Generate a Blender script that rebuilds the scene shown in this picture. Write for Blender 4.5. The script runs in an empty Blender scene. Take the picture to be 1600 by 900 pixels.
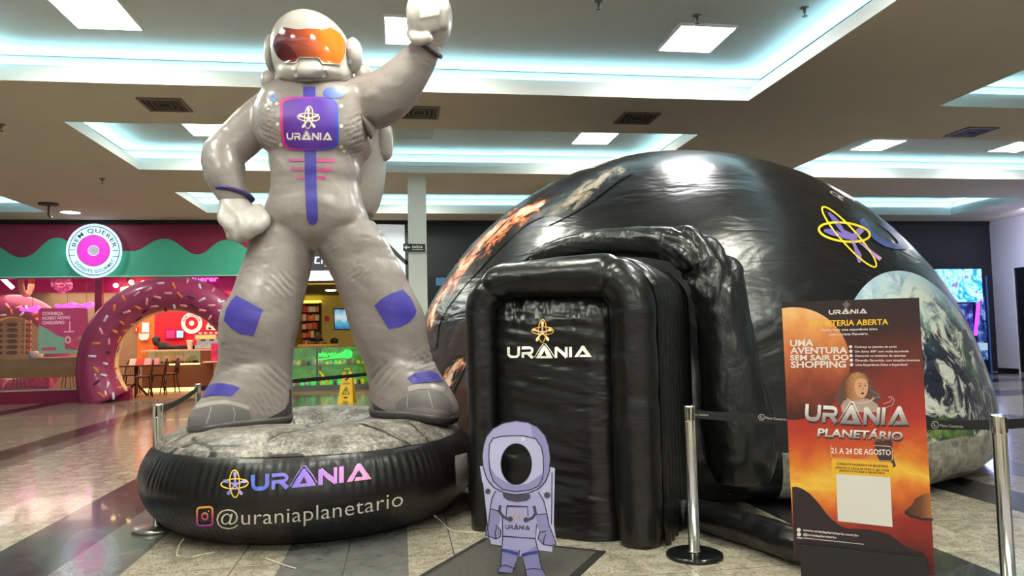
import bpy, bmesh, math, random
import numpy as np
from mathutils import Vector, Matrix, noise
from mathutils.bvhtree import BVHTree
from mathutils.geometry import tessellate_polygon
random.seed(7)
PI = math.pi
SC = bpy.context.scene
COL = SC.collection

# ------------------------------------------------------------------ camera
FPX, EYE = 1150.0, 1.45
_yaw, _pit, _roll = math.atan(175/FPX), math.atan(71/FPX), 0.0218
FW = Vector((math.sin(_yaw)*math.cos(_pit), math.cos(_yaw)*math.cos(_pit), math.sin(_pit)))
_r0 = Vector((math.cos(_yaw), -math.sin(_yaw), 0)); _u0 = _r0.cross(FW)
RT = _r0*math.cos(_roll) - _u0*math.sin(_roll)
UP = _u0*math.cos(_roll) + _r0*math.sin(_roll)
CAM = Vector((0, 0, EYE))
cam = bpy.data.objects.new('camera', bpy.data.cameras.new('camera'))
COL.objects.link(cam)
cam.matrix_world = Matrix(((RT.x, UP.x, -FW.x, CAM.x), (RT.y, UP.y, -FW.y, CAM.y), (RT.z, UP.z, -FW.z, CAM.z), (0, 0, 0, 1)))
cam.data.sensor_width = 36; cam.data.lens = 36*FPX/1600; cam.data.clip_end = 200
SC.camera = cam
# ------------------------------------------------------------------ light and exposure
SC.view_settings.view_transform = 'Standard'; SC.view_settings.look = 'None'
SC.view_settings.gamma = 1; SC.view_settings.use_curve_mapping = False
SC.view_settings.exposure = 0.0
W = bpy.data.worlds.new('world'); SC.world = W; W.use_nodes = True
W.node_tree.nodes['Background'].inputs[0].default_value = (1.0, .95, .88, 1)
W.node_tree.nodes['Background'].inputs[1].default_value = 0.68
PANEL_POWER, LED_POWER = 62.0, 14.0
def area(name, loc, size, power, color, rot=(0, 0, 0)):
    l = bpy.data.lights.new(name, 'AREA'); l.energy = power; l.color = color
    l.shape = 'RECTANGLE'; l.size, l.size_y = size
    o = bpy.data.objects.new(name, l); COL.objects.link(o); o.location = loc; o.rotation_euler = rot
    return o
area('donut_shop_light', (-7.4, 22.6, 3.0), (6.5, 4.5), 330, (1, .78, .62))
area('kiosk_light', (-1.5, 21.8, 3.3), (2.6, 3.0), 190, (1, .82, .35))
area('right_wall_fill', (16.2, 17.0, 3.6), (2.5, .8), 75, (.66, .66, 1), (0, math.radians(-70), 0))  # bluish lamp added to brighten the right wall, with no fitting of its own

try:
    SC.cycles.use_denoising = True; SC.cycles.max_bounces = 8; SC.cycles.sample_clamp_indirect = 6
    SC.cycles.caustics_reflective = False; SC.cycles.caustics_refractive = False
except Exception: pass

# ------------------------------------------------------------------ measuring helpers: photograph measurements to places in the hall
def ray(x, y): return FW + RT*((x-800)/FPX) + UP*((450-y)/FPX)
def atd(x, y, D): return CAM + ray(x, y)*D
def aty(x, y, Y): d = ray(x, y); return CAM + d*(Y/d.y)
def atz(x, y, z): d = ray(x, y); return CAM + d*((z-EYE)/d.z)
def atx(x, y, X): d = ray(x, y); return CAM + d*(X/d.x)
def pxof(p):
    v = p - CAM; D = v.dot(FW); return 800+FPX*v.dot(RT)/D, 450-FPX*v.dot(UP)/D
def on_plane(p0, n, off=0.0):
    p0 = Vector(p0); n = Vector(n).normalized()
    if n.dot(CAM-p0) < 0: n = -n
    q = p0 + n*off
    def f(x, y):
        d = ray(x, y); return CAM + d*((q-CAM).dot(n)/d.dot(n))
    return f
def on_mesh(bvh, off):
    def f(x, y):
        d = ray(x, y).normalized()
        loc, n, i, dist = bvh.ray_cast(CAM, d)
        if loc is None:
            loc, n, i, dist = bvh.find_nearest(CAM + d*7)
        if n.dot(d) > 0: n = -n
        return loc + n*off
    return f
FH = Vector((math.sin(_yaw), math.cos(_yaw), 0)); RH = Vector((math.cos(_yaw), -math.sin(_yaw), 0))

# ------------------------------------------------------------------ objects
ROOT = {}
def tag(o, label=None, cat=None, group=None, kind=None):
    if label: o['label'] = label
    if cat: o['category'] = cat
    if group: o['group'] = group
    if kind: o['kind'] = kind
    return o
def thing(name, label, cat, loc=(0, 0, 0), rotz=0, group=None):
    o = bpy.data.objects.new(name, None); COL.objects.link(o)
    o.location = loc; o.rotation_euler = (0, 0, rotz); o.empty_display_size = .1
    ROOT[o.name] = Matrix.Translation(Vector(loc)) @ Matrix.Rotation(rotz, 4, 'Z')
    return tag(o, label, cat, group)
def link(name, verts, faces, mat, parent=None, smooth=True, world=True, uv=None, mats=None, fm=None, angle=None):
    M = ROOT.get(parent.name, Matrix()) if parent else Matrix()
    if parent and world:
        Mi = M.inverted(); verts = [Mi @ Vector(v) for v in verts]
    me = bpy.data.meshes.new(name)
    me.from_pydata([tuple(v) for v in verts], [], [tuple(f) for f in faces])
    me.validate(); 
    if uv is not None:
        l = me.uv_layers.new(name='UVMap')
        for lp in me.loops: l.data[lp.index].uv = uv[lp.vertex_index]
    for m_ in (mats or [mat]): me.materials.append(m_)
    if fm is not None:
        for p, i in zip(me.polygons, fm): p.material_index = i
    if smooth:
        me.polygons.foreach_set('use_smooth', [True]*len(me.polygons))
        if angle: 
            try: me.set_sharp_from_angle(angle=math.radians(angle))
            except Exception: pass
    me.update()
    o = bpy.data.objects.new(name, me); COL.objects.link(o)
    if parent: o.parent = parent
    ROOT[o.name] = M
    return o
def struct(name, mb, mat, parent=None, **k):
    o = mb.build(name, mat, parent, **k)
    if not parent: o['kind'] = 'structure'
    return o
def copy_tree(o, parent=None):
    c = o.copy(); COL.objects.link(c); c.parent = parent
    for ch in [x for x in COL.objects if x.parent == o]: copy_tree(ch, c)
    return c

class MB:
    def __init__(s): s.v = []; s.f = []
    def add(s, vs, fs):
        b = len(s.v); s.v += [Vector(v) for v in vs]; s.f += [tuple(b+i for i in f) for f in fs]; return s
    def box(s, a, b, M=None):
        (x0, y0, z0), (x1, y1, z1) = a, b
        vs = [Vector(p) for p in ((x0,y0,z0),(x1,y0,z0),(x1,y1,z0),(x0,y1,z0),(x0,y0,z1),(x1,y0,z1),(x1,y1,z1),(x0,y1,z1))]
        if M is not None: vs = [M @ v for v in vs]
        return s.add(vs, [(0,3,2,1),(4,5,6,7),(0,1,5,4),(1,2,6,5),(2,3,7,6),(3,0,4,7)])
    def quad(s, a, b, c, d): return s.add([a, b, c, d], [(0, 1, 2, 3)])
    def rings(s, rings, cap=True, closed=True):
        n = len(rings[0]); b = len(s.v)
        for r in rings: s.v += [Vector(p) for p in r]
        for i in range(len(rings)-1):
            for j in range(n if closed else n-1):
                k = (j+1) % n
                s.f.append((b+i*n+j, b+i*n+k, b+(i+1)*n+k, b+(i+1)*n+j))
        if cap:
            s.f.append(tuple(b+j for j in reversed(range(n)))); e = b+(len(rings)-1)*n
            s.f.append(tuple(e+j for j in range(n)))
        return s
    def lathe(s, prof, c=(0, 0, 0), n=32, fn=None):
        c = Vector(c); R = []
        for r, z in prof:
            row = []
            for j in range(n):
                a = 2*PI*j/n; rr = max(r, 1e-4)
                if fn: rr, zz = fn(rr, z, a)
                else: zz = z
                row.append(c + Vector((rr*math.cos(a), rr*math.sin(a), zz)))
            R.append(row)
        return s.rings(R)
    def tube(s, pts, rad, n=12, closed=False, fn=None, flat=1.0, up=None):
        pts = [Vector(p) for p in pts]; m = len(pts)
        if not hasattr(rad, '__len__'): rad = [rad]*m
        R = []; prev = None
        for i, p in enumerate(pts):
            if closed: t = pts[(i+1) % m] - pts[i-1]
            else: t = pts[min(i+1, m-1)] - pts[max(i-1, 0)]
            t.normalize()
            if prev is None:
                u = Vector(up) if up else (Vector((0, 0, 1)) if abs(t.z) < .9 else Vector((1, 0, 0)))
            else: u = prev
            u = (u - t*u.dot(t)).normalized(); prev = u; w = t.cross(u)
            row = []
            for j in range(n):
                a = 2*PI*j/n; r = rad[i]
                if fn: r = fn(r, i, a, p)
                row.append(p + u*(math.cos(a)*r) + w*(math.sin(a)*r*flat))
            R.append(row)
        if closed: R.append(R[0]); return s.rings(R, cap=False)
        return s.rings(R)
    def ell(s, c, rx, ry, rz, M=None, n=20, m=12):
        c = Vector(c); R = []
        for i in range(m+1):
            t = PI*i/m; row = []
            for j in range(n):
                a = 2*PI*j/n
                v = Vector((max(math.sin(t), 1e-3)*math.cos(a)*rx, max(math.sin(t), 1e-3)*math.sin(a)*ry, -math.cos(t)*rz))
                row.append(c + ((M @ v) if M is not None else v))
            R.append(row)
        return s.rings(R)
    def limb(s, nodes, n=20, sub=8):
        pts = [Vector(p) for p, r in nodes]; rr = [r for p, r in nodes]
        P, Q = catmull(pts, rr, sub); 
        s.tube(P, Q, n); s.ell(P[0], Q[0], Q[0], Q[0]); s.ell(P[-1], Q[-1], Q[-1], Q[-1]); return s
    def prism(s, poly, fa, fb):
        """a 2D outline mapped to a front (fa) and a back (fb)"""
        n = len(poly); tris = tessellate_polygon([[Vector((x, y, 0)) for x, y in poly]])
        A = [fa(*p) for p in poly]; B = [fb(*p) for p in poly]
        s.add(A+B, [tuple(t) for t in tris] + [tuple(n+i for i in reversed(t)) for t in tris] + [(i, (i+1) % n, n+(i+1) % n, n+i) for i in range(n)])
        return s
    def build(s, name, mat, parent=None, **k): return link(name, s.v, s.f, mat, parent, **k)
    def bvh(s): return BVHTree.FromPolygons(s.v, s.f)
def catmull(pts, rr, sub):
    P, Q = [], []
    m = len(pts)
    for i in range(m-1):
        p0, p1, p2, p3 = pts[max(i-1, 0)], pts[i], pts[i+1], pts[min(i+2, m-1)]
        for k in range(sub):
            t = k/sub
            P.append(.5*((2*p1)+(p2-p0)*t+(2*p0-5*p1+4*p2-p3)*t*t+(3*p1-p0-3*p2+p3)*t**3))
            Q.append(rr[i]*(1-t)+rr[i+1]*t)
    P.append(pts[-1]); Q.append(rr[-1]); return P, Q
def rowloft(rows, n=40, power=2.0):
    """rows (left px, right px, y px, distance, half depth) become level ovals"""
    R = []
    for l, r, y, D, hd in rows:
        a, b = atd(l, y, D), atd(r, y, D); c = (a+b)/2; hw = (b-a)/2
        R.append([c + hw*(math.copysign(abs(math.cos(t))**(2/power), math.cos(t))) + FH*(hd*math.copysign(abs(math.sin(t))**(2/power), math.sin(t))) for t in [2*PI*j/n for j in range(n)]])
    return R
def smooth_rows(rows, k=3):
    P = [Vector((r[0], r[1], r[2])) for r in rows]; Q = [Vector((r[3], r[4], 0)) for r in rows]
    a, _ = catmull(P, [0]*len(P), k); b, _ = catmull(Q, [0]*len(Q), k)
    return [(p.x, p.y, p.z, q.x, q.y) for p, q in zip(a, b)]
def remeshed(mb, voxel, smooth=6, disp=None):
    me = bpy.data.meshes.new('t'); me.from_pydata([tuple(v) for v in mb.v], [], mb.f); me.update()
    o = bpy.data.objects.new('t', me); COL.objects.link(o)
    m = o.modifiers.new('r', 'REMESH'); m.mode = 'VOXEL'; m.voxel_size = voxel
    q = o.modifiers.new('s', 'SMOOTH'); q.iterations = smooth; q.factor = .5
    dg = bpy.context.evaluated_depsgraph_get(); ev = o.evaluated_get(dg); m2 = ev.to_mesh()
    out = MB(); out.v = [v.co.copy() for v in m2.vertices]; out.f = [tuple(p.vertices) for p in m2.polygons]
    if disp:
        ns = [v.normal.copy() for v in m2.vertices]
        out.v = [p + nn*disp(p, nn) for p, nn in zip(out.v, ns)]
    ev.to_mesh_clear(); bpy.data.objects.remove(o); bpy.data.meshes.remove(me)
    return out

# ------------------------------------------------------------------ flat artwork and lettering
def grid_cut(v2, f2, cell):
    bm = bmesh.new(); vs = [bm.verts.new((x, y, 0)) for x, y in v2]
    for f in f2:
        try: bm.faces.new([vs[i] for i in f])
        except ValueError: pass
    if cell and vs:
        for ax in (0, 1):
            lo = min(v.co[ax] for v in bm.verts); hi = max(v.co[ax] for v in bm.verts)
            t = math.floor(lo/cell)*cell + cell
            no = Vector((1, 0, 0)) if ax == 0 else Vector((0, 1, 0))
            while t < hi:
                bmesh.ops.bisect_plane(bm, geom=bm.verts[:]+bm.edges[:]+bm.faces[:], dist=1e-6, plane_co=no*t, plane_no=no)
                t += cell
    bm.verts.index_update()
    V2 = [(v.co.x, v.co.y) for v in bm.verts]; F2 = [tuple(v.index for v in f.verts) for f in bm.faces]
    bm.free(); return V2, F2
class Art:
    """coloured shapes in picture measurements, laid onto a real surface by a projector"""
    def __init__(s): s.v = []; s.f = []
    def poly(s, pts, holes=()):
        loops = [[Vector((x, y, 0)) for x, y in pts]] + [[Vector((x, y, 0)) for x, y in h] for h in holes]
        flat = [(p.x, p.y) for l in loops for p in l]; b = len(s.v)
        s.v += flat; s.f += [tuple(b+i for i in t) for t in tessellate_polygon(loops)]; return s
    def mesh(s, v2, f2, fn):
        b = len(s.v); s.v += [fn(*p) for p in v2]; s.f += [tuple(b+i for i in f) for f in f2]; return s
    def ribbon(s, pts, w, closed=False, taper=None):
        n = len(pts); b = len(s.v)
        for i, (x, y) in enumerate(pts):
            if closed: (x0, y0), (x1, y1) = pts[i-1], pts[(i+1) % n]
            else: (x0, y0), (x1, y1) = pts[max(i-1, 0)], pts[min(i+1, n-1)]
            dx, dy = x1-x0, y1-y0; L = math.hypot(dx, dy) or 1; nx, ny = -dy/L, dx/L
            k = 1.0
            if 0 < i < n-1 or closed:
                xa, ya = pts[i-1]; ax, ay = x-xa, y-ya; la = math.hypot(ax, ay) or 1
                cs = abs((ax*dx+ay*dy)/(la*L)); k = 1/max(cs, .45)
            ww = (taper[i] if taper else w)/2*k
            s.v += [(x+nx*ww, y+ny*ww), (x-nx*ww, y-ny*ww)]
        for i in range(n if closed else n-1):
            j = (i+1) % n
            s.f.append((b+2*i, b+2*j, b+2*j+1, b+2*i+1))
        return s
    def disc(s, x, y, rx, ry=None, n=28, hole=0, rot=0):
        ry = ry or rx; c, q = math.cos(rot), math.sin(rot)
        e = lambda k: [(x+(math.cos(t)*rx*k)*c-(math.sin(t)*ry*k)*q, y+(math.cos(t)*rx*k)*q+(math.sin(t)*ry*k)*c) for t in [2*PI*i/n for i in range(n)]]
        return s.poly(e(1), [e(hole)] if hole else ())
    def build(s, name, mat, parent, proj, cell=None, uvbox=None):
        v2, f2 = grid_cut(s.v, s.f, cell) if cell else (s.v, s.f)
        x0, x1 = (min(p[0] for p in v2), max(p[0] for p in v2)); y0, y1 = (min(p[1] for p in v2), max(p[1] for p in v2))
        if uvbox: x0, y0, x1, y1 = uvbox
        uv = [((x-x0)/(x1-x0 or 1), (y1-y)/(y1-y0 or 1)) for x, y in v2]
        return link(name, [proj(x, y) for x, y in v2], f2, mat, parent, smooth=bool(cell), uv=uv)
_tc = {}
def text2(body, bold=0.0, space=1.0):
    k = (body, bold, space)
    if k not in _tc:
        c = bpy.data.curves.new('t', 'FONT'); c.body = body; c.offset = bold; c.space_character = space; c.resolution_u = 3
        o = bpy.data.objects.new('t', c); me = o.to_mesh()
        v = [(p.co.x/.73, p.co.y/.73) for p in me.vertices]; f = [tuple(p.vertices) for p in me.polygons]
        o.to_mesh_clear(); bpy.data.objects.remove(o); bpy.data.curves.remove(c)
        x0 = min((p[0] for p in v), default=0); x1 = max((p[0] for p in v), default=1)
        _tc[k] = ([(x-x0, y) for x, y in v], f, x1-x0)
    return _tc[k]
def arc(cx, cy, r, a0, a1, n=8): return [(cx+r*math.cos(a0+(a1-a0)*i/n), cy+r*math.sin(a0+(a1-a0)*i/n)) for i in range(n+1)]
def logotype():
    """the planetarium's wordmark, cap height 1"""
    a = Art(); w = .25
    a.ribbon([(.12, 1), (.12, .5)] + arc(.44, .44, .32, PI, 1.5*PI) + arc(.72, .44, .32, 1.5*PI, 2*PI) + [(1.04, 1)], w)
    x = 1.3
    a.ribbon([(x+.02, .88), (x+.75, .88)] + arc(x+.8, .66, .2, PI/2, -PI/2, 8) + [(x+.02, .45)], .22)
    a.ribbon([(x+.13, .5), (x+.13, 0)], w); a.ribbon([(x+.62, .45), (x+1.05, .02)], w+.03)
    x = 2.72
    a.poly([(x-.1, 0), (x+.62, 1.12), (x+.78, 1.12), (x+1.5, 0), (x+.3, 0), (x+.42, .2), (x+.92, .2), (x+.7, .62), (x+.28, 0)])
    a.ribbon([(x-.22, .1), (x+.6, 1.28), (x+.8, 1.28), (x+1.6, .14)], .06)
    x = 4.5
    a.ribbon([(x, 0), (x, .98)], w); a.ribbon([(x-.02, .94), (x+.98, .06)], w+.05); a.ribbon([(x+.96, 0), (x+.96, 1)], w)
    x = 5.85; a.ribbon([(x, 0), (x, 1)], w+.03)
    x = 6.3
    a.poly([(x-.1, 0), (x+.58, 1.05), (x+.8, 1.05), (x+1.5, 0), (x+.35, 0), (x+.5, .22), (x+.95, .22), (x+.68, .65), (x+.25, 0)])
    W_ = 7.8
    return [(p[0]+0.0, p[1]) for p in a.v], a.f, W_
def line_map(p0, p1, h, W_, curve=0.0, up=None, slant=0.0):
    (x0, y0), (x1, y1) = p0, p1
    def f(u, v):
        t = u/W_; b = y0+(y1-y0)*t + curve*4*t*(1-t)
        ux, uy = up or (0, -1)
        return (x0+(x1-x0)*t + ux*v*h + slant*v*h, b+uy*v*h)
    return f
def write(a, body, p0, p1, h, bold=0.0, curve=0.0, slant=0.0, logo=False, space=1.0):
    v, f, w = logotype() if logo else text2(body, bold, space)
    return a.mesh(v, f, line_map(p0, p1, h, w, curve, None, slant))
def star(cx, cy, s, squash=1.0):
    """five-armed figure with bulb ends"""
    a = Art()
    for k in range(5):
        t = -PI/2 + 2*PI*k/5; dx, dy = math.cos(t), math.sin(t)
        pts = [(cx+dx*s*q, cy+dy*s*q*squash) for q in (0, .25, .5, .72, .85, .93)]
        a.ribbon(pts, 0, taper=[s*.22, s*.13, s*.13, s*.24, s*.24, s*.10])
    return a
def orbits(cx, cy, s, rot=0.0, w=.09):
    a = Art()
    for rx, ry, rt in ((1.0, .36, rot), (.36, 1.0, rot+.03)):
        pts = []
        for i in range(40):
            t = 2*PI*i/40; x, y = math.cos(t)*rx*s, math.sin(t)*ry*s
            pts.append((cx+x*math.cos(rt)-y*math.sin(rt), cy+x*math.sin(rt)+y*math.cos(rt)))
        a.ribbon(pts, s*w, closed=True)
    return a

# ------------------------------------------------------------------ materials
def nt(name):
    m = bpy.data.materials.new(name); m.use_nodes = True; t = m.node_tree
    return m, t, t.nodes['Principled BSDF']
def N(t, kind, **k):
    n = t.nodes.new(kind)
    for a, b in k.items():
        if a == 'i':
            for s_, v in b.items(): n.inputs[s_].default_value = v
        else: setattr(n, a, b)
    return n
def ramp(t, fac, stops, interp='LINEAR'):
    r = t.nodes.new('ShaderNodeValToRGB'); cr = r.color_ramp; cr.interpolation = interp
    while len(cr.elements) < len(stops): cr.elements.new(.5)
    for e, (p, c) in zip(cr.elements, stops): e.position = p; e.color = tuple(c)+((1,) if len(c) == 3 else ())
    t.links.new(fac, r.inputs[0]); return r.outputs[0]
def coords(t, kind='Object', scale=(1, 1, 1), rot=(0, 0, 0)):
    c = t.nodes.new('ShaderNodeTexCoord'); mp = t.nodes.new('ShaderNodeMapping')
    mp.inputs['Scale'].default_value = scale; mp.inputs['Rotation'].default_value = rot
    t.links.new(c.outputs[kind], mp.inputs[0]); return mp.outputs[0]
def noisef(t, vec, scale, detail=3, rough=.5, dist=0.0):
    n = N(t, 'ShaderNodeTexNoise', i={'Scale': scale, 'Detail': detail, 'Roughness': rough, 'Distortion': dist}); t.links.new(vec, n.inputs['Vector']); return n.outputs['Fac']
def mixc(t, fac, a, b, blend='MIX'):
    m = t.nodes.new('ShaderNodeMix'); m.data_type = 'RGBA'; m.blend_type = blend
    for s_, v in ((0, fac), (6, a), (7, b)):
        if hasattr(v, 'node'): t.links.new(v, m.inputs[s_])
        else: m.inputs[s_].default_value = v if s_ == 0 else tuple(v)+((1,) if len(v) == 3 else ())
    return m.outputs[2]
def mth(t, op, a, b=0.0, c=None, clamp=False):
    m = t.nodes.new('ShaderNodeMath'); m.operation = op; m.use_clamp = clamp
    for i, v in enumerate((a, b) if c is None else (a, b, c)):
        if hasattr(v, 'node'): t.links.new(v, m.inputs[i])
        else: m.inputs[i].default_value = v
    return m.outputs[0]
def bumpn(t, b, layers, strength=1.0):
    """layers: (height socket, distance)"""
    prev = None
    for h, d in layers:
        n = t.nodes.new('ShaderNodeBump'); n.inputs['Strength'].default_value = strength; n.inputs['Distance'].default_value = d
        t.links.new(h, n.inputs['Height'])
        if prev: t.links.new(prev, n.inputs['Normal'])
        prev = n.outputs[0]
    t.links.new(prev, b.inputs['Normal'])
_mc = {}
def M(name, col, rough=.5, metal=0.0, emit=0.0, var=.08, scale=6.0, bump=0.0, bscale=(1, 1, 1), alpha=1.0, coat=0.0, spec=.5):
    if name in _mc: return _mc[name]
    m, t, b = nt(name); v = coords(t)
    f = noisef(t, v, scale)
    c2 = tuple(min(1, x*(1+var)) for x in col); c1 = tuple(x*(1-var) for x in col)
    c = ramp(t, f, [(.3, c1), (.7, c2)])
    t.links.new(c, b.inputs['Base Color']); b.inputs['Roughness'].default_value = rough; b.inputs['Metallic'].default_value = metal
    b.inputs['Coat Weight'].default_value = coat; b.inputs['Specular IOR Level'].default_value = spec
    if emit: t.links.new(c, b.inputs['Emission Color']); b.inputs['Emission Strength'].default_value = emit
    if bump:
        v2 = coords(t, scale=bscale); bumpn(t, b, [(noisef(t, v2, 4, 4, .6), bump)])
    b.inputs['Alpha'].default_value = alpha
    _mc[name] = m; return m
def G(name, stops, axis=0, rough=.5, noise_amt=0.0, nscale=5, emit=0.0, ang=None):
    """printed gradient along u (0), v (1) or a turned direction"""
    m, t, b = nt(name); c = t.nodes.new('ShaderNodeTexCoord'); s_ = t.nodes.new('ShaderNodeSeparateXYZ'); t.links.new(c.outputs['UV'], s_.inputs[0])
    f = s_.outputs[axis]
    if noise_amt:
        f = mth(t, 'ADD', f, mth(t, 'MULTIPLY', mth(t, 'SUBTRACT', noisef(t, c.outputs['UV'], nscale, 6, .6, .4), .5), noise_amt))
    col = ramp(t, f, stops); t.links.new(col, b.inputs['Base Color']); b.inputs['Roughness'].default_value = rough
    if emit: t.links.new(col, b.inputs['Emission Color']); b.inputs['Emission Strength'].default_value = emit
    return m
def srgb(r, g, b): return tuple((x/255/12.92) if x/255 <= .04045 else ((x/255+.055)/1.055)**2.4 for x in (r, g, b))
def glass(name, tint=(1, 1, 1), refl=.12):
    m = bpy.data.materials.new(name); m.use_nodes = True; t = m.node_tree; t.nodes.clear()
    o = N(t, 'ShaderNodeOutputMaterial'); tr = N(t, 'ShaderNodeBsdfTransparent'); gl = N(t, 'ShaderNodeBsdfGlossy'); mx = N(t, 'ShaderNodeMixShader')
    tr.inputs[0].default_value = tuple(tint)+(1,); gl.inputs['Roughness'].default_value = .03; gl.inputs[0].default_value = (.9, .9, .9, 1)
    fr = N(t, 'ShaderNodeLayerWeight', i={'Blend': .25}); f = mth(t, 'ADD', mth(t, 'MULTIPLY', fr.outputs['Fresnel'], .5), refl*.5)
    t.links.new(f, mx.inputs[0]); t.links.new(tr.outputs[0], mx.inputs[1]); t.links.new(gl.outputs[0], mx.inputs[2]); t.links.new(mx.outputs[0], o.inputs[0])
    return m
# ================================================================== THE HALL
def granite():
    m, t, b = nt('polished_granite'); g = t.nodes.new('ShaderNodeNewGeometry'); s_ = t.nodes.new('ShaderNodeSeparateXYZ'); t.links.new(g.outputs['Position'], s_.inputs[0])
    X, Y = s_.outputs[0], s_.outputs[1]
    f1 = noisef(t, g.outputs['Position'], 7, 8, .7, .6); f2 = noisef(t, g.outputs['Position'], 55, 3, .6)
    base = ramp(t, f1, [(.30, srgb(122, 112, 96)), (.5, srgb(166, 157, 140)), (.72, srgb(196, 188, 170))])
    base = mixc(t, ramp(t, f2, [(.36, (1, 1, 1)), (.44, (0, 0, 0))]), base, srgb(104, 96, 84))
    dark = ramp(t, f2, [(.4, srgb(30, 30, 34)), (.7, srgb(52, 52, 56))]); mid = ramp(t, f1, [(.3, srgb(92, 92, 92)), (.7, srgb(118, 118, 114))])
    def band(v, a, c): return mth(t, 'MULTIPLY', mth(t, 'GREATER_THAN', v, a), mth(t, 'LESS_THAN', v, c))
    def orr(*a):
        r = a[0]
        for x in a[1:]: r = mth(t, 'MAXIMUM', r, x)
        return r
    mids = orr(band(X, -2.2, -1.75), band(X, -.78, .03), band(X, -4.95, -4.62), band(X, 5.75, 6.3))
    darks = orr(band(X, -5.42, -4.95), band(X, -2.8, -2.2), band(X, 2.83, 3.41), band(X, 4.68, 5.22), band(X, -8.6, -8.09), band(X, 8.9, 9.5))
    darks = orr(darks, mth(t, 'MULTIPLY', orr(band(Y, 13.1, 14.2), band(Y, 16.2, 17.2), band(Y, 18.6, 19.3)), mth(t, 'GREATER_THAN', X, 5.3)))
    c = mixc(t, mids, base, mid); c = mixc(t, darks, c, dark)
    px = mth(t, 'ABSOLUTE', mth(t, 'SUBTRACT', mth(t, 'FRACT', mth(t, 'DIVIDE', mth(t, 'ADD', X, 20-.03), .7)), .5))
    py = mth(t, 'ABSOLUTE', mth(t, 'SUBTRACT', mth(t, 'FRACT', mth(t, 'DIVIDE', mth(t, 'ADD', Y, 20.2), .7)), .5))
    seam = mth(t, 'GREATER_THAN', mth(t, 'MAXIMUM', px, py), .4955)
    c = mixc(t, seam, c, srgb(78, 74, 66)); t.links.new(c, b.inputs['Base Color'])
    t.links.new(ramp(t, f1, [(.3, (.12,)*3), (.8, (.22,)*3)]), b.inputs['Roughness'])
    b.inputs['Coat Weight'].default_value = .22; b.inputs['Coat Roughness'].default_value = .03
    return m
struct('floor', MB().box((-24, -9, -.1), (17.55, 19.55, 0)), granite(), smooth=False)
H1, H2 = 4.5, 4.95
paint = M('ceiling_paint', srgb(232, 218, 198), .9, var=.02, scale=1.5)
trayp = M('tray_paint', srgb(225, 230, 228), .8, var=.01)
xs = [-24, -16.5, -8.1, -4.56, 4.65, 7.5, 15.3, 17.55]; ys = [-9, -7.5, -.6, 2.0, 9.12, 10.8, 13.75, 15.85, 18.4, 19.6]
trays = [(x0, x1, y0, y1) for x0, x1 in ((-16.5, -8.1), (-4.56, 4.65), (7.5, 15.3)) for y0, y1 in ((-7.5, -.6), (2.0, 9.12), (10.8, 13.75), (15.85, 18.4))]
mb = MB()
for i in range(len(xs)-1):
    for j in range(len(ys)-1):
        a, c, d, e = xs[i], xs[i+1], ys[j], ys[j+1]
        if any(a >= t_[0]-.01 and c <= t_[1]+.01 and d >= t_[2]-.01 and e <= t_[3]+.01 for t_ in trays): continue
        mb.quad((a, d, H1), (c, d, H1), (c, e, H1), (a, e, H1))
o = struct('ceiling', mb, paint, smooth=False)
led = M('cove_light_strip', (.46, .84, 1.0), .5, emit=LED_POWER, var=.02)
for k, (x0, x1, y0, y1) in enumerate(trays):
    mb = MB(); prof = [(0, H1), (0, H1+.14), (.13, H1+.14), (.13, H1+.24), (.16, H1+.24), (.16, H1+.16), (.42, H1+.16), (.42, H2), (.40, H2)]
    R = [[(x0-p, y0-p, z), (x1+p, y0-p, z), (x1+p, y1+p, z), (x0-p, y1+p, z)] for p, z in prof]
    mb.rings(R, cap=False); p = .42; mb.quad((x0-p, y0-p, H2), (x0-p, y1+p, H2), (x1+p, y1+p, H2), (x1+p, y0-p, H2))
    tr = struct('trim_%d' % (k+1), mb, trayp, smooth=False)
    mb = MB(); z0, z1 = H1+.165, H1+.18
    mb.box((x0-.3, y0-.32, z0), (x1+.3, y0-.26, z1)); mb.box((x0-.3, y1+.26, z0), (x1+.3, y1+.32, z1))
    mb.box((x0-.32, y0-.26, z0), (x0-.26, y1+.26, z1)); mb.box((x1+.26, y0-.26, z0), (x1+.32, y1+.26, z1))
    mb.build('light_strip', led, tr, smooth=False, world=False)
# walls
blk = M('black_wall_paint', srgb(38, 40, 44), .55, var=.06, scale=3)
wht = M('white_wall_paint', srgb(236, 236, 240), .7, var=.02)
mb = MB().box((.55, 19.6, 0), (17.55, 19.9, 4.5)); struct('wall_back', mb, blk, smooth=False)
dc0, dc1 = atx(1586, 480, 17.55).y, atx(1586, 480, 17.55).y-3.2
dz = atx(1590, 418, 17.55).z
mb = MB().box((17.55, -9, 0), (17.8, dc1, 4.5)).box((17.55, dc0, 0), (17.8, 19.9, 4.5)).box((17.55, dc1, dz), (17.8, dc0, 4.5)); struct('wall_right', mb, wht, smooth=False)
struct('door_1', MB().box((17.62, dc1, 0), (17.7, dc0, dz)).box((17.6, dc1, 0), (17.64, dc1+.06, dz)).box((17.6, dc0-.06, 0), (17.64, dc0, dz)), M('black_door', srgb(22, 22, 26), .4), smooth=False)
struct('baseboard_right', MB().box((17.5, dc0, 0), (17.549, 19.55, .12)).box((17.5, -9, 0), (17.549, dc1, .12)), M('black_skirting', srgb(26, 26, 30), .4), smooth=False)
struct('trim_20', MB().box((-24, 19.52, 4.40), (17.5, 19.6, 4.4995)), M('black_head_trim', srgb(20, 18, 20), .6), smooth=False)
struct('wall_left', MB().box((-24.2, -9, 0), (-24, 19.9, 4.5)), M('beige_wall_paint', srgb(170, 160, 145), .8), smooth=False)
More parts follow.
